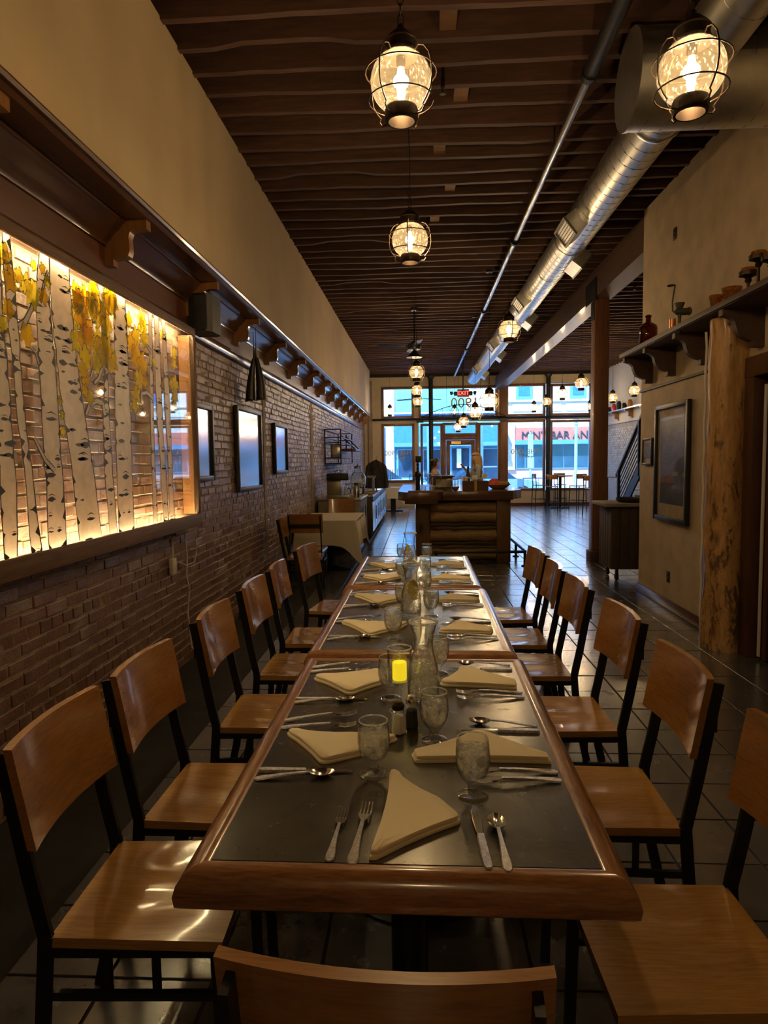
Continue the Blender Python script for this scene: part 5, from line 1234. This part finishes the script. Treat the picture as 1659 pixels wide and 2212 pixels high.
o = thing('wooden_caddy', 'dark wooden box caddy with brass band on the bar', 'box', (.88, 10.62, BZ)); 
for a in ((-.20, .20, -.09, -.075, 0, .15), (-.20, .20, .075, .09, 0, .15), (-.20, -.185, -.075, .075, 0, .15), (.185, .20, -.075, .075, 0, .15), (-.185, .185, -.075, .075, 0, .012)): B().b2(*a).part('side', 'bar_slab', o)
B().b2(-.02, .02, -.094, -.09, 0, .15).part('brass_band', 'brass', o)
for k in range(3): q = thing('menu_card', ['left', 'middle', 'right'][k]+' small standing card behind the wooden caddy', 'card', (.76+.16*k, 11.20, BZ), group='standing cards on the bar'); B().box((0, 0, .17+.02*k), (.085, .006, .07)).part('card', 'paper', q); B().cyl((0, .006, 0), (0, .006, .16), .004, 6).part('stake', 'steel', q); B().box((0, -.004, .165+.02*k), (.035, .002, .03)).part('picture', 'lemon', q)
o = thing('black_bottle', 'tall black bottle standing behind the caddy', 'bottle', (.84, 11.6, BZ)); B().lathe([(0, 0), (.038, 0), (.04, .20), (.018, .27), (.016, .36), (0, .36)], 16).part('bottle', 'black_plastic', o); B().lathe([(.018, .33), (.018, .37), (0, .372)], 12).part('capsule', 'black_iron', o)
o = thing('bread_basket', 'basket with red cloth and dark rolls on the far right of the bar', 'basket', (1.30, 11.1, BZ)); B().lathe([(0, 0), (.10, 0), (.17, .05), (.20, .075), (.19, .08), (.16, .055), (0, .02)], 22).part('basket', 'bread', o)
b = B(); rr = random.Random(12)
b.grid(lambda u, v: (-.06+(.11*v+.02*math.sin(9*u*PI*2)*v)*math.cos(2*PI*u), .02+(.10*v)*math.sin(2*PI*u), .17-.10*v*v+.02*math.sin(14*PI*u)*v), 40, 5); b.part('red_cloth', 'red_cloth', o, 60)
for k in range(6): B().lathe([(0, -.04), (.03, -.03), (.045, 0), (.03, .03), (0, .04)], 12, (.02+.055*(k % 3), -.06+.07*(k//3), .085)).part('roll', 'bread', o)
o = thing('bar_cabinet', 'dark low cabinet standing on the bar behind the glasses', 'cabinet', (.40, 11.4, BZ)); B().b2(-.16, .16, -.15, .15, 0, .20, .01).part('case', 'cart_wood', o); B().b2(-.19, .19, -.18, .18, .20, .225, .006).part('lid', 'bar_slab', o); B().b2(-.12, .12, -.156, -.15, .03, .16).part('front_panel', 'olive_steel', o)

# ================================================================ LEFT SERVICE COUNTER
o = thing('coffee_counter', 'steel-topped service counter against the brick wall', 'counter', (0, 0, 0))
B().b2(-1.84, -1.06, 12.1, 13.85, .90, .935, .008).part('worktop', 'olive_steel', o); B().b2(-1.84, -1.08, 12.13, 12.16, .05, .90).part('side_panel', 'olive_steel', o)
for k in range(3): d_ = B().b2(-1.10, -1.075, 12.17+k*.56, 12.71+k*.56, .12, .88, .005).part('door', 'cart_wood', o); B().cyl((-1.065, 12.65+k*.56, .55), (-1.065, 12.65+k*.56, .75), .008, 6).part('handle', 'steel', d_)
B().b2(-1.84, -1.84+.02, 12.16, 13.85, .05, .90).part('back_panel', 'cart_wood', o); B().b2(-1.82, -1.10, 12.2, 13.8, 0, .05).part('plinth', 'black_iron', o)
for k in range(2):
    y0 = 13.9+k*2.8
    o = thing('bar_cooler', ['nearer steel-fronted bar cooler beside the aisle', 'farther steel-fronted bar cooler beside the aisle'][k], 'cooler', (0, 0, 0), group='bar coolers')
    B().b2(-1.84, -.99, y0, y0+2.76, .10, .86, .006).part('case', 'cart_wood', o); B().b2(-1.85, -.96, y0-.01, y0+2.77, .86, .905, .006).part('worktop', 'steel', o)
    for q in range(3):
        d_ = B().b2(-.99, -.962, y0+.02+q*.92, y0+.90+q*.92, .14, .76, .006).part('door', 'steel', o); B().cyl((-.945, y0+.82+q*.92, .35), (-.945, y0+.82+q*.92, .65), .010, 8).part('handle', 'steel', d_)
    B().b2(-.99, -.965, y0+.02, y0+2.74, .77, .855, .004).part('vent_grille', 'black_iron', o)
    for y in (y0+.12, y0+2.6): B().lathe([(0, -.015), (.045, -.015), (.05, 0), (.045, .015), (0, .015)], 14, M=Matrix.Translation((-1.03, y, .05)) @ Matrix.Rotation(PI/2, 4, 'Y')).part('caster', 'rubber', o)
CZ = .936
o = thing('coffee_machine', 'boxy dark drip coffee machine on the service counter', 'coffee machine', (-1.52, 12.45, CZ))
B().b2(-.20, .20, -.10, .22, 0, .06, .01).part('base', 'olive_steel', o); B().b2(-.20, .06, .0, .22, .06, .34, .01).part('body', 'olive_steel', o); B().b2(-.19, .22, -.12, .22, .33, .46, .015).part('head', 'black_plastic', o)
B().lathe([(0, .062), (.07, .062), (.08, .12), (.06, .18), (.045, .20), (.042, .20), (.056, .18), (.075, .12), (0, .07)], 18, (.12, 0, 0)).part('pot', 'clear_glass', o); B().tube([(.19, 0, .18), (.24, 0, .17), (.24, 0, .09), (.20, 0, .08)], .010, 6).part('pot_handle', 'black_plastic', o)
o = thing('thermal_pitcher', 'steel pitcher with black handle beside the coffee machine', 'pitcher', (-1.18, 12.6, CZ)); B().lathe([(0, 0), (.06, 0), (.065, .16), (.045, .22), (.05, .24), (0, .24)], 18).part('body', 'steel', o); B().tube([(.06, 0, .20), (.12, 0, .19), (.12, 0, .08), (.065, 0, .05)], .012, 8).part('handle', 'black_plastic', o); B().lathe([(.05, .24), (.045, .27), (0, .28)], 14).part('lid', 'black_plastic', o)
jr = thing('glass_jar', 'x', 'jar'); B().lathe([(0, 0), (.05, 0), (.055, .01), (.055, .17), (.035, .20), (.035, .23), (.032, .23), (.05, .17), (.05, .02), (0, .015)], 16).part('glass', 'clear_glass', jr, 50); B().lathe([(0, .02), (.048, .02), (.048, .14), (0, .14)], 14).part('contents', 'ice', jr); B().lathe([(.04, .23), (.04, .25), (0, .255)], 14).part('lid', 'steel', jr)
for k, (x, y) in enumerate(((-1.40, 12.95), (-1.27, 13.0), (-1.15, 13.05), (-1.35, 13.3), (-1.20, 13.4))): place(jr, '%s clear glass jar from the left on the service counter' % ORD[k], (x, y, CZ), 0, 'jars on the service counter')
o = thing('drink_dispenser', 'big clear glass drink dispenser on the service counter', 'dispenser', (-1.30, 14.3, .906))
B().lathe([(.13, 0), (.14, .02), (.14, .14), (.12, .16)], 20).part('stand', 'black_iron', o); B().lathe([(0, .16), (.14, .16), (.17, .22), (.17, .38), (.12, .46), (.075, .48), (.07, .56), (.065, .56), (.115, .45), (.16, .38), (.16, .23), (0, .18)], 22).part('jar', 'clear_glass', o, 60); B().lathe([(0, .19), (.155, .23), (.155, .34), (0, .34)], 20).part('water', 'water', o); B().lathe([(.08, .56), (.08, .60), (.02, .62), (.02, .65), (0, .65)], 16).part('lid', 'steel', o); B().cyl((0, -.16, .20), (0, -.22, .19), .014, 8).part('spigot', 'steel', o)
o = thing('beer_tap_tower', 'brass beer tap tower with a row of taps on the cooler', 'beer tap', (-1.12, 14.9, .906))
B().cyl((-.12, 0, 0), (-.12, 0, .36), .035, 14).part('column', 'brass', o); B().cyl((.10, 0, 0), (.10, 0, .36), .025, 14).part('column', 'steel', o); B().tube([(-.16, 0, .37), (.16, 0, .37)], .035, 12).part('header', 'steel', o)
for k in range(4): q = B().cyl((-.12+.08*k, -.03, .37), (-.12+.08*k, -.10, .33), .010, 8).part('faucet', 'steel', o); B().tube([(-.12+.08*k, -.05, .39), (-.12+.08*k, -.06, .47)], [.010, .016], 8).part('tap_handle', 'black_plastic', q)
B().b2(-.22, .16, -.20, -.02, 0, .03, .004).part('drip_tray', 'seat_oak', o)
o = thing('wall_rack', 'black steel open wall rack above the service counter', 'rack', (0, 0, 0))
Xa, Xb, Ya, Yb_ = -1.88, -1.56, 13.45, 15.7
for x in (Xa, Xb):
    for y in (Ya, Yb_): B().b2(x-.012, x+.012, y-.012, y+.012, 1.56, 2.27).part('upright', 'black_iron', o)
for z in (1.57, 1.69, 1.99, 2.10, 2.26):
    for x in (Xa, Xb): B().b2(x-.010, x+.010, Ya, Yb_, z-.010, z+.010).part('rail', 'black_iron', o)
    for y in (Ya, Yb_): B().b2(Xa, Xb, y-.010, y+.010, z-.010, z+.010).part('rail', 'black_iron', o)
B().b2(Xa, Xb, Ya, Yb_, 1.575, 1.585).part('shelf_plate', 'black_iron', o)
for k in range(6):
    q = place(wg, '%s stem glass hanging upside down under the wall rack' % ORD[k], (-1.72+.05*(k % 3), 13.55+.14*k, 1.555), 0, 'stem glasses under the rack'); q.rotation_euler = (PI, 0, 0); q.scale = (1.2, 1.2, 1.1)
o = thing('framed_mirror_plate', 'small pale framed plate standing in the wall rack', 'plate', (-1.70, 13.7, 1.70)); B().b2(-.10, .10, -.01, .01, 0, .26, .004).part('plate', 'steel', o); B().b2(-.11, .11, -.005, .012, .25, .27).part('frame', 'black_iron', o)
o = thing('wooden_wall_shelf', 'short brown wall shelf on black brackets beyond the rack', 'shelf', (0, 0, 0)); B().b2(-1.89, -1.50, 16.0, 17.6, 1.86, 1.92, .006).part('board', 'frieze_stain', o)
for y in (16.2, 17.4): B().bar((-1.88, y, 2.25), (-1.55, y, 1.92), .03, .03).part('brace', 'black_iron', o); B().b2(-1.89, -1.86, y-.015, y+.015, 1.86, 2.3).part('wall_bar', 'black_iron', o)
o = thing('hanging_coat', 'dark coat hanging on a wooden hanger stand behind the taps', 'coat', (-1.03, 16.2, .906))
def CO(u, v): a = 2*PI*u; w = .19*(.50+.50*min(1, (1-v)*3+.1)) if v > .75 else .19+.03*(1-v); return (w*math.cos(a), .10*math.sin(a)+.012*math.sin(6*a+v*5), .05+.70*v-.10*max(0, v-.85)*4*abs(math.cos(a)))
B().grid(CO, 28, 12).part('body', 'charcoal_cloth', o, 70)
for s in (-1, 1): B().tube([(s*.13, 0, .65), (s*.19, 0, .56), (s*.225, -.02, .32), (s*.235, -.04, .06)], [.05, .06, .055, .045], 12).part('sleeve', 'charcoal_cloth', o)
B().tube([(-.17, 0, .66), (0, 0, .74), (.17, 0, .66)], .012, 8).part('hanger', 'seat_oak', o); B().tube([(0, 0, .74), (0, 0, .80), (.03, 0, .83)], .005, 6).part('hook', 'steel', o)
B().cyl((0, .03, 0), (0, .03, .76), .012, 8).part('stand', 'seat_oak', o)
# far white-clothed table and candelabrum
o = thing('window_table', 'pedestal table under the white cloth by the left front window', 'table', (-.85, 21.4, 0)); B().b2(-.40, .50, -.4, .4, .74, .77).part('top', 'barn_wood', o); B().b2(-.06, .10, -.06, .06, .03, .74).part('column', 'black_iron', o)
for a in (0, PI/2): B().box((.02, 0, .02), (.62, .06, .04), a).part('foot', 'black_iron', o)
b = B(); n = 64; vs = []
for lv in range(7):
    f = lv/6
    for k in range(n):
        a = 2*PI*k/n; ca_, sa = math.cos(a), math.sin(a); m_ = max(abs(ca_)/.46, abs(sa)/.42); r_ = 1/m_; cor = max(0, (abs(ca_*sa)*2-.75)*4)
        vs.append(((r_+.03*f+.015*f*math.sin(k*.9))*ca_+.05, (r_+.03*f)*sa, .776-(.34+.20*cor)*f))
o = b.add(vs, [(i*n+k, i*n+(k+1) % n, (i+1)*n+(k+1) % n, (i+1)*n+k) for i in range(6) for k in range(n)]+[tuple(range(n))[::-1]]).part('tablecloth', 'white_linen', None, 70); o.location = (-.85, 21.4, 0); tag(o, 'white cloth over the table by the left front window', 'tablecloth')
o = thing('candelabrum', 'wire candelabrum with many arms before the left front window', 'candelabrum', (-.98, 21.3, .778)); B().lathe([(.09, 0), (.09, .01), (.015, .03), (.012, .20)], 16).part('stem', 'black_iron', o)
for k in range(-4, 5):
    x = .075*k; P = [(0, 0, .18+.02*abs(k)), (x*.6, 0, .20+.02*abs(k)), (x, 0, .30), (x, 0, .40)]; q = B().tube(P, .006, 6).part('arm', 'black_iron', o); B().cyl((x, 0, .40), (x, 0, .58), .010, 8).part('taper_candle', 'paper', q)

# ================================================================ HIGH TABLES
def high_table(label, x, y):
    o = thing('high_table', label, 'table', (x, y, 0)); B().lathe([(0, 1.04), (.40, 1.04), (.41, 1.055), (.40, 1.07), (0, 1.07)], 30).part('top', 'seat_oak', o); B().cyl((0, 0, .03), (0, 0, 1.04), .045, 14).part('column', 'black_iron', o)
    for a in (0, PI/2): B().box((0, 0, .018), (.62, .07, .036), a, .01).part('foot', 'black_iron', o)
high_table('round high table in front of the right iron column', 4.60, 22.2); high_table('round high table half hidden behind the fir post', 5.6, 20.4)
st_ = thing('bar_stool', 'x', 'stool')
B().b2(-.19, .19, -.19, .19, .735, .76, .008).part('seat', 'seat_oak', st_)
B().b2(-.215, -.195, -.19, .19, .98, 1.13, .006).part('backrest', 'back_oak', st_)
for s in (-1, 1):
    B().bar((-.23, s*.18, 0), (-.19, s*.17, .74), .022, .022).part('leg', 'black_iron', st_); B().bar((.22, s*.18, 0), (.18, s*.17, .74), .022, .022).part('leg', 'black_iron', st_)
    B().bar((-.19, s*.17, .74), (-.215, s*.17, 1.10), .02, .02).part('back_post', 'black_iron', st_); B().bar((-.21, s*.175, .28), (.20, s*.175, .28), .016, .016).part('foot_bar', 'black_iron', st_)
for x in (-.21, .20): B().bar((x, -.175, .28), (x, .175, .28), .016, .016).part('foot_bar', 'black_iron', st_)
for l, x, y, a in (('bar stool with its back to us, left of the high table', 4.15, 21.3, 80), ('bar stool behind the left end of the high table', 4.02, 22.6, 10), ('bar stool on the window side of the high table', 4.75, 22.95, -95), ('bar stool right of the high table', 5.05, 21.7, 110), ('nearest bar stool, partly behind the fir post', 5.0, 19.6, 30), ('bar stool beyond the post by the railing', 5.9, 18.6, 90)):
    place(st_, l, (x, y, 0), math.radians(a), 'bar stools')

# ================================================================ PEOPLE
def skinned(name, V, Ed, R, mat, parent, root=0, sub=2):
    me = bpy.data.meshes.new(name); me.from_pydata(V, Ed, []); me.materials.append(MATS[mat])
    o = bpy.data.objects.new(name, me); COL.objects.link(o); o.parent = parent
    m = o.modifiers.new('skin', 'SKIN'); m.use_smooth_shade = True
    if not me.skin_vertices: me.skin_vertices_new() if hasattr(me, 'skin_vertices_new') else None
    lay_ = me.skin_vertices[0].data
    for i, r in enumerate(R): lay_[i].radius = r if isinstance(r, tuple) else (r, r); lay_[i].use_root = (i == root)
    sm = o.modifiers.new('sub', 'SUBSURF'); sm.levels = sub; sm.render_levels = sub
    return o
def person(label, loc, rz, h, hair_mat, top_mat, arm_pose, long_hair, stripes=False, sleeveless=False):
    s = h/1.70; o = thing('person', label, 'person', loc, rz)
    # local: faces +x, left is +y
    V = [(0, 0, .95), (-.01, 0, 1.10), (0, 0, 1.28), (-.01, 0, 1.40), (.0, 0, 1.46), (.015, 0, 1.53), (.02, 0, 1.60), (.01, 0, 1.665)]
    R = [(.10, .15), (.09, .125), (.10, .145), (.07, .10), .045, .066, .078, .055]
    Ed = [(i, i+1) for i in range(7)]
    def chain(a, P, rad):
        k = a
        for p, r in zip(P, rad): V.append(p); R.append(r); Ed.append((k, len(V)-1)); k = len(V)-1
        return k
    hands = []
    for sg in (-1, 1):
        el, wr, hd = arm_pose[0 if sg > 0 else 1]
        k = chain(3, [(-.01, sg*.165, 1.385), el, wr], [.050, .038, .026])
        wrV = Vector(wr); d = (Vector(hd)-wrV); k2 = chain(k, [tuple(wrV+d*.45)], [(.036, .018)])
        pv = Vector(V[k2]); side = d.cross(Vector((0, 0, 1))).normalized()
        for f, (off, ln) in enumerate(((-.026, .8), (-.009, 1.0), (.009, .95), (.026, .75))): chain(k2, [tuple(pv+side*off+d*.15), tuple(pv+side*off+d*(.15+.35*ln)+Vector((0, 0, -.012)))], [.010, .008])
        chain(k, [tuple(wrV+d*.25-side*.035), tuple(wrV+d*.5-side*.05)], [.011, .009])
        chain(0, [(0, sg*.09, .90), (.015, sg*.10, .50), (-.015, sg*.10, .09), (.02, sg*.105, .045), (.14, sg*.115, .03)], [.088, .060, .040, .038, .030])
    chain(6, [(.098, 0, 1.575)], [.014])
    V = [tuple(c*s for c in p) for p in V]; R = [tuple(c*s for c in r) if isinstance(r, tuple) else r*s for r in R]
    skinned('body', V, Ed, R, 'skin', o)
    # clothes
    TV = [(0, 0, .93), (-.01, 0, 1.10), (0, 0, 1.28), (-.01, 0, 1.395)]; TR = [(.115, .165), (.102, .137), (.112, .157), (.082, .115)]; TE = [(0, 1), (1, 2), (2, 3)]
    for sg in (-1, 1):
        el, wr, hd = arm_pose[0 if sg > 0 else 1]; k = len(TV)
        if sleeveless: TV.append((-.01, sg*.150, 1.39)); TR.append(.058); TE.append((3, k))
        else: TV += [(-.01, sg*.165, 1.385), el, tuple(Vector(el).lerp(Vector(wr), .7))]; TR += [.062, .050, .040]; TE += [(3, k), (k, k+1), (k+1, k+2)]
    skinned('top', [tuple(c*s for c in p) for p in TV], TE, [tuple(c*s for c in r) if isinstance(r, tuple) else r*s for r in TR], top_mat, o)
    PV = [(0, 0, .96)]; PR = [(.115, .16)]; PE = []
    for sg in (-1, 1): k = len(PV); PV += [(0, sg*.09, .88), (.015, sg*.10, .50), (-.012, sg*.10, .10)]; PR += [.098, .072, .055]; PE += [(0, k), (k, k+1), (k+1, k+2)]
    skinned('trousers', [tuple(c*s for c in p) for p in PV], PE, [tuple(c*s for c in r) if isinstance(r, tuple) else r*s for r in PR], 'denim', o)
    b = B(); L = .34 if long_hair else .17
    def HR(u, v):
        a = PI*(.32+1.36*u); z = 1.70-L*v; r = .100*math.sin(min(1, v*2.6+.08)*PI/2)*(1+.10*v)
        front = .25 if v < .25 else 1
        return ((.0+r*math.cos(a)*1.12-.012*v)*s, r*math.sin(a)*.98*s, (z+.006*math.sin(u*40))*s)
    b.grid(HR, 28, 12)
    b.grid(lambda u, v: ((.012+.102*math.sin(v*1.15)*math.cos(2*PI*u))*s, .094*math.sin(v*1.15)*math.sin(2*PI*u)*s, (1.612+.095*math.cos(v*1.15))*s), 24, 6)
    h_ = b.part('hair', hair_mat, o, 70); sd_ = h_.modifiers.new('thick', 'SOLIDIFY'); sd_.thickness = .012
    for sg in (-1, 1):
        B().lathe([(0, -.008), (.010, 0), (0, .008)], 8, (.083*s, sg*.030*s, 1.608*s)).part('eye', 'dark_hair', o); B().lathe([(0, -.025), (.014, 0), (0, .025)], 8, (.008*s, sg*.078*s, 1.60*s)).part('ear', 'skin', o)
    B().box((.088*s, 0, 1.545*s), (.012, .042, .010), 0, .003).part('mouth', 'red_cloth', o)
    return o
m, t, p = nodes('striped_top'); v = coords(t, rand=False); wv = t.nodes.new('ShaderNodeTexWave'); wv.bands_direction = 'Y'; wv.inputs['Scale'].default_value = 9; t.links.new(v, wv.inputs['Vector'])
t.links.new(ramp(t, wv.outputs['Fac'], [(.45, (.5,.5,.5)), (.55, (.12,.10,.09))]), p.inputs['Base Color']); p.inputs['Roughness'].default_value = .9
person('person with short dark hair in a striped sleeveless top behind the bar', (.36, 15.2, 0), math.radians(-8), 1.66, 'dark_hair', 'striped_top',
       (((-.02, .21, 1.12), (.14, .19, 1.0), (.28, .15, 1.02)), ((-.02, -.21, 1.12), (.14, -.18, 1.02), (.27, -.12, 1.05))), False, sleeveless=True)
person('person with long blond hair in grey behind the bar, hand raised', (1.31, 15.4, 0), math.radians(186), 1.78, 'blond_hair', 'grey_knit',
       (((.02, .21, 1.12), (.18, .16, 1.05), (.31, .10, 1.10)), ((.06, -.22, 1.16), (.24, -.16, 1.36), (.34, -.12, 1.48))), True)

# ================================================================ STREET
struct(B().b2(-60, 60, YF+.15, YF+4.2, -.30, -.02).part('ground_sidewalk', 'concrete'))
struct(B().b2(-60, 60, YF+4.2, 36.6, -.35, -.15).part('ground_street', 'asphalt'))
struct(B().b2(-60, 60, 36.6, 60, -.30, -.02).part('ground_far_sidewalk', 'concrete'))
FY = 40.0
def front_box(o, nm, mat, x0, x1, z0, z1, d0, d1): return B().b2(x0, x1, FY-d1, FY-d0, z0, z1).part(nm, mat, o)
o = thing('saloon_building', 'two-storey building across the street with a red sign band and dark shop windows', 'building', (0, 0, 0))
front_box(o, 'wall', 'lilac_stucco', 5.1, 16.0, 3.45, 9.5, -5, 0); front_box(o, 'lower_wall', 'pink_base', 5.1, 16, -.02, 3.45, -5, 0)
front_box(o, 'pilaster', 'street_brick', 5.12, 5.62, 1.0, 3.75, 0, .18); front_box(o, 'sign_band', 'brick_red_paint', 5.62, 12.6, 2.72, 3.45, 0, .12)
front_box(o, 'awning', 'slate_blue_metal', 5.62, 12.6, 2.46, 2.71, 0, .55)
for x0, x1 in ((5.68, 7.28), (7.72, 9.9), (10.3, 12.4)):
    w_ = front_box(o, 'window', 'slate_blue_metal', x0, x1, 1.05, 2.46, 0, .08); n_ = 3
    for k in range(n_): a = x0+.05+k*(x1-x0-.05)/n_; front_box(w_, 'pane', 'dark_shop_glass', a, a+(x1-x0-.05)/n_-.05, 1.12, 2.40, .08, .10)
for x0 in (5.70, 8.80, 11.9):
    w_ = front_box(o, 'window', 'window_trim_blue', x0, x0+.92, 5.05, 7.2, 0, .10); front_box(w_, 'pane', 'blue_canopy', x0+.14, x0+.78, 5.30, 7.05, .10, .12)
for x0 in (5.5, 7.1, 8.6, 10.2): front_box(o, 'panel', 'white_stucco', x0, x0+1.2, 4.40, 4.82, 0, .05)
front_box(o, 'cornice', 'white_stucco', 5.1, 16, 4.95, 5.06, 0, .14)
tx = text_mesh('MINT BAR AND', .62, 'sign_letter', .03); q = link('lettering', tx, o, (8.15, FY-.16, 2.80)); q.scale = (1.0, 1, 1)
o = thing('corner_building', 'low building with a long blue canopy across the street', 'building', (0, 0, 0))
front_box(o, 'wall', 'slate_blue_metal', -1.45, 5.1, -.02, 4.35, -5, 0); front_box(o, 'canopy', 'blue_canopy', -1.45, 5.0, 2.62, 3.6, 0, .9); front_box(o, 'fascia', 'slate_blue_metal', -1.45, 5.0, 2.42, 2.64, 0, 1.0)
for x0 in (-1.3, .2, 3.4): w_ = front_box(o, 'window', 'window_trim_blue', x0, x0+1.3, .55, 2.3, 0, .06); front_box(w_, 'pane', 'dark_shop_glass', x0+.08, x0+1.22, .63, 2.22, .06, .08)
w_ = front_box(o, 'door', 'window_trim_blue', 1.8, 3.1, 0, 2.45, 0, .06); front_box(w_, 'pane', 'dark_shop_glass', 1.95, 2.95, .2, 2.3, .06, .08)
front_box(o, 'hanging_sign', 'white_stucco', 2.22, 2.48, 1.15, 2.28, .3, .36)
front_box(o, 'parapet', 'white_stucco', -1.45, 5.1, 4.35, 4.45, -1, .1); front_box(o, 'vent_pipe', 'slate_blue_metal', .80, .95, 4.45, 4.95, -1, -.8)
o = thing('tall_lilac_building', 'tall lilac building with a bright brick pier seen through the left windows', 'building', (0, 0, 0))
front_box(o, 'wall', 'lilac_stucco', -12, -1.47, 3.6, 11, -5, 0); front_box(o, 'pier', 'street_brick', -1.95, -1.47, -.02, 3.6, 0, .2); front_box(o, 'shopfront', 'dark_shop_glass', -12, -1.95, 0, 3.6, -5, 0)
w_ = front_box(o, 'window', 'window_trim_blue', -3.4, -2.4, 5.2, 7.4, 0, .08); front_box(w_, 'pane', 'dark_shop_glass', -3.3, -2.5, 5.3, 7.3, .08, .1)
o = thing('brick_chimney_block', 'pale block rising behind the canopy building right of the exit sign', 'building', (0, 0, 0)); front_box(o, 'wall', 'lilac_stucco', 3.35, 5.1, 4.45, 9, -8, -3); front_box(o, 'band', 'white_stucco', 3.3, 5.1, 6.2, 6.35, -3, -2.9)
def car(label, x, y, mat, rz=0):
    o = thing('parked_car', label, 'car', (x, y, -.15), rz, 'parked cars in the street')
    B().prism([(-2.2, .32), (-2.2, .72), (-2.05, .85), (-1.25, .95), (1.35, .93), (2.0, .80), (2.2, .66), (2.2, .32)], -.88, .88, 'y').part('body', mat, o, 40)
    B().prism([(-1.55, .94), (-.95, 1.42), (.45, 1.44), (1.15, .93)], -.76, .76, 'y').part('cabin', 'dark_shop_glass', o, 40); B().prism([(-1.0, 1.40), (-.9, 1.47), (.4, 1.48), (.52, 1.41)], -.74, .74, 'y').part('roof', mat, o, 40)
    for a in (-1.35, 1.38):
        for s in (-1, 1): B().lathe([(.12, -.10), (.31, -.10), (.33, 0), (.31, .10), (.12, .10)], 20, M=Matrix.Translation((a, s*.82, .33)) @ Matrix.Rotation(PI/2, 4, 'X')).part('wheel', 'rubber', o)
    for s in (-1, 1): B().box((2.17, s*.6, .66), (.06, .3, .12), 0, .02).part('headlight', 'paper', o)
car('white car parked across the street at the left', -1.9, 30.5, 'car_paint_white', .05); car('grey car parked in front of the door', 3.0, 29.8, 'car_paint_grey', math.radians(4))
for k, (x, y, h) in enumerate(((5.15, 31.5, 3.0), (7.35, 32.0, 3.3))):
    o = thing('street_post', ['street sign post with white panels seen through the right window', 'street lamp post with ball top seen through the right window'][k], 'post', (x, y, -.15))
    B().cyl((0, 0, 0), (0, 0, h), .05 if k == 0 else .075, 12).part('post', 'pole_grey', o)
    if k == 0: B().b2(-.12, .12, -.07, -.05, 1.9, 2.9).part('panel', 'pole_grey', o); B().b2(-.14, .14, -.07, -.05, 1.35, 1.85).part('panel', 'pole_grey', o)
    else: B().lathe([(.06, h), (.10, h+.05), (.06, h+.12), (.12, h+.2), (.13, h+.3), (0, h+.42)], 14).part('ball_top', 'pole_grey', o)
for k, x in enumerate((.42, 2.42)):
    o = thing('canopy_column', ['blue canopy column outside left of the door', 'blue canopy column outside right of the door'][k], 'column', (x, 26.6, -.02), group='canopy columns'); B().b2(-.10, .10, -.10, .10, 0, 3.2, .01).part('shaft', 'slate_blue_metal', o); B().b2(-.15, .15, -.15, .15, 0, .12).part('base', 'slate_blue_metal', o)
o = thing('patio_chair', 'pale metal patio chair outside on the right sidewalk', 'chair', (4.0, 25.6, -.02), .4)
B().b2(-.2, .2, -.2, .2, .43, .45).part('seat', 'pole_grey', o); B().b2(-.22, -.20, -.2, .2, .6, .9).part('backrest', 'pole_grey', o)
for a in (-.2, .2):
    for s in (-.2, .2): B().cyl((a, s, 0), (a, s, .44 if a > 0 else .9), .012, 6).part('leg', 'pole_grey', o)
o = thing('sidewalk_railing', 'low metal railing panel on the sidewalk outside', 'railing', (4.6, 26.2, -.02))
B().cyl((-.6, 0, .9), (.6, 0, .9), .02, 8).part('top_rail', 'pole_grey', o)
for k in range(7): B().cyl((-.6+.2*k, 0, 0), (-.6+.2*k, 0, .9), .010, 6).part('bar', 'pole_grey', o)
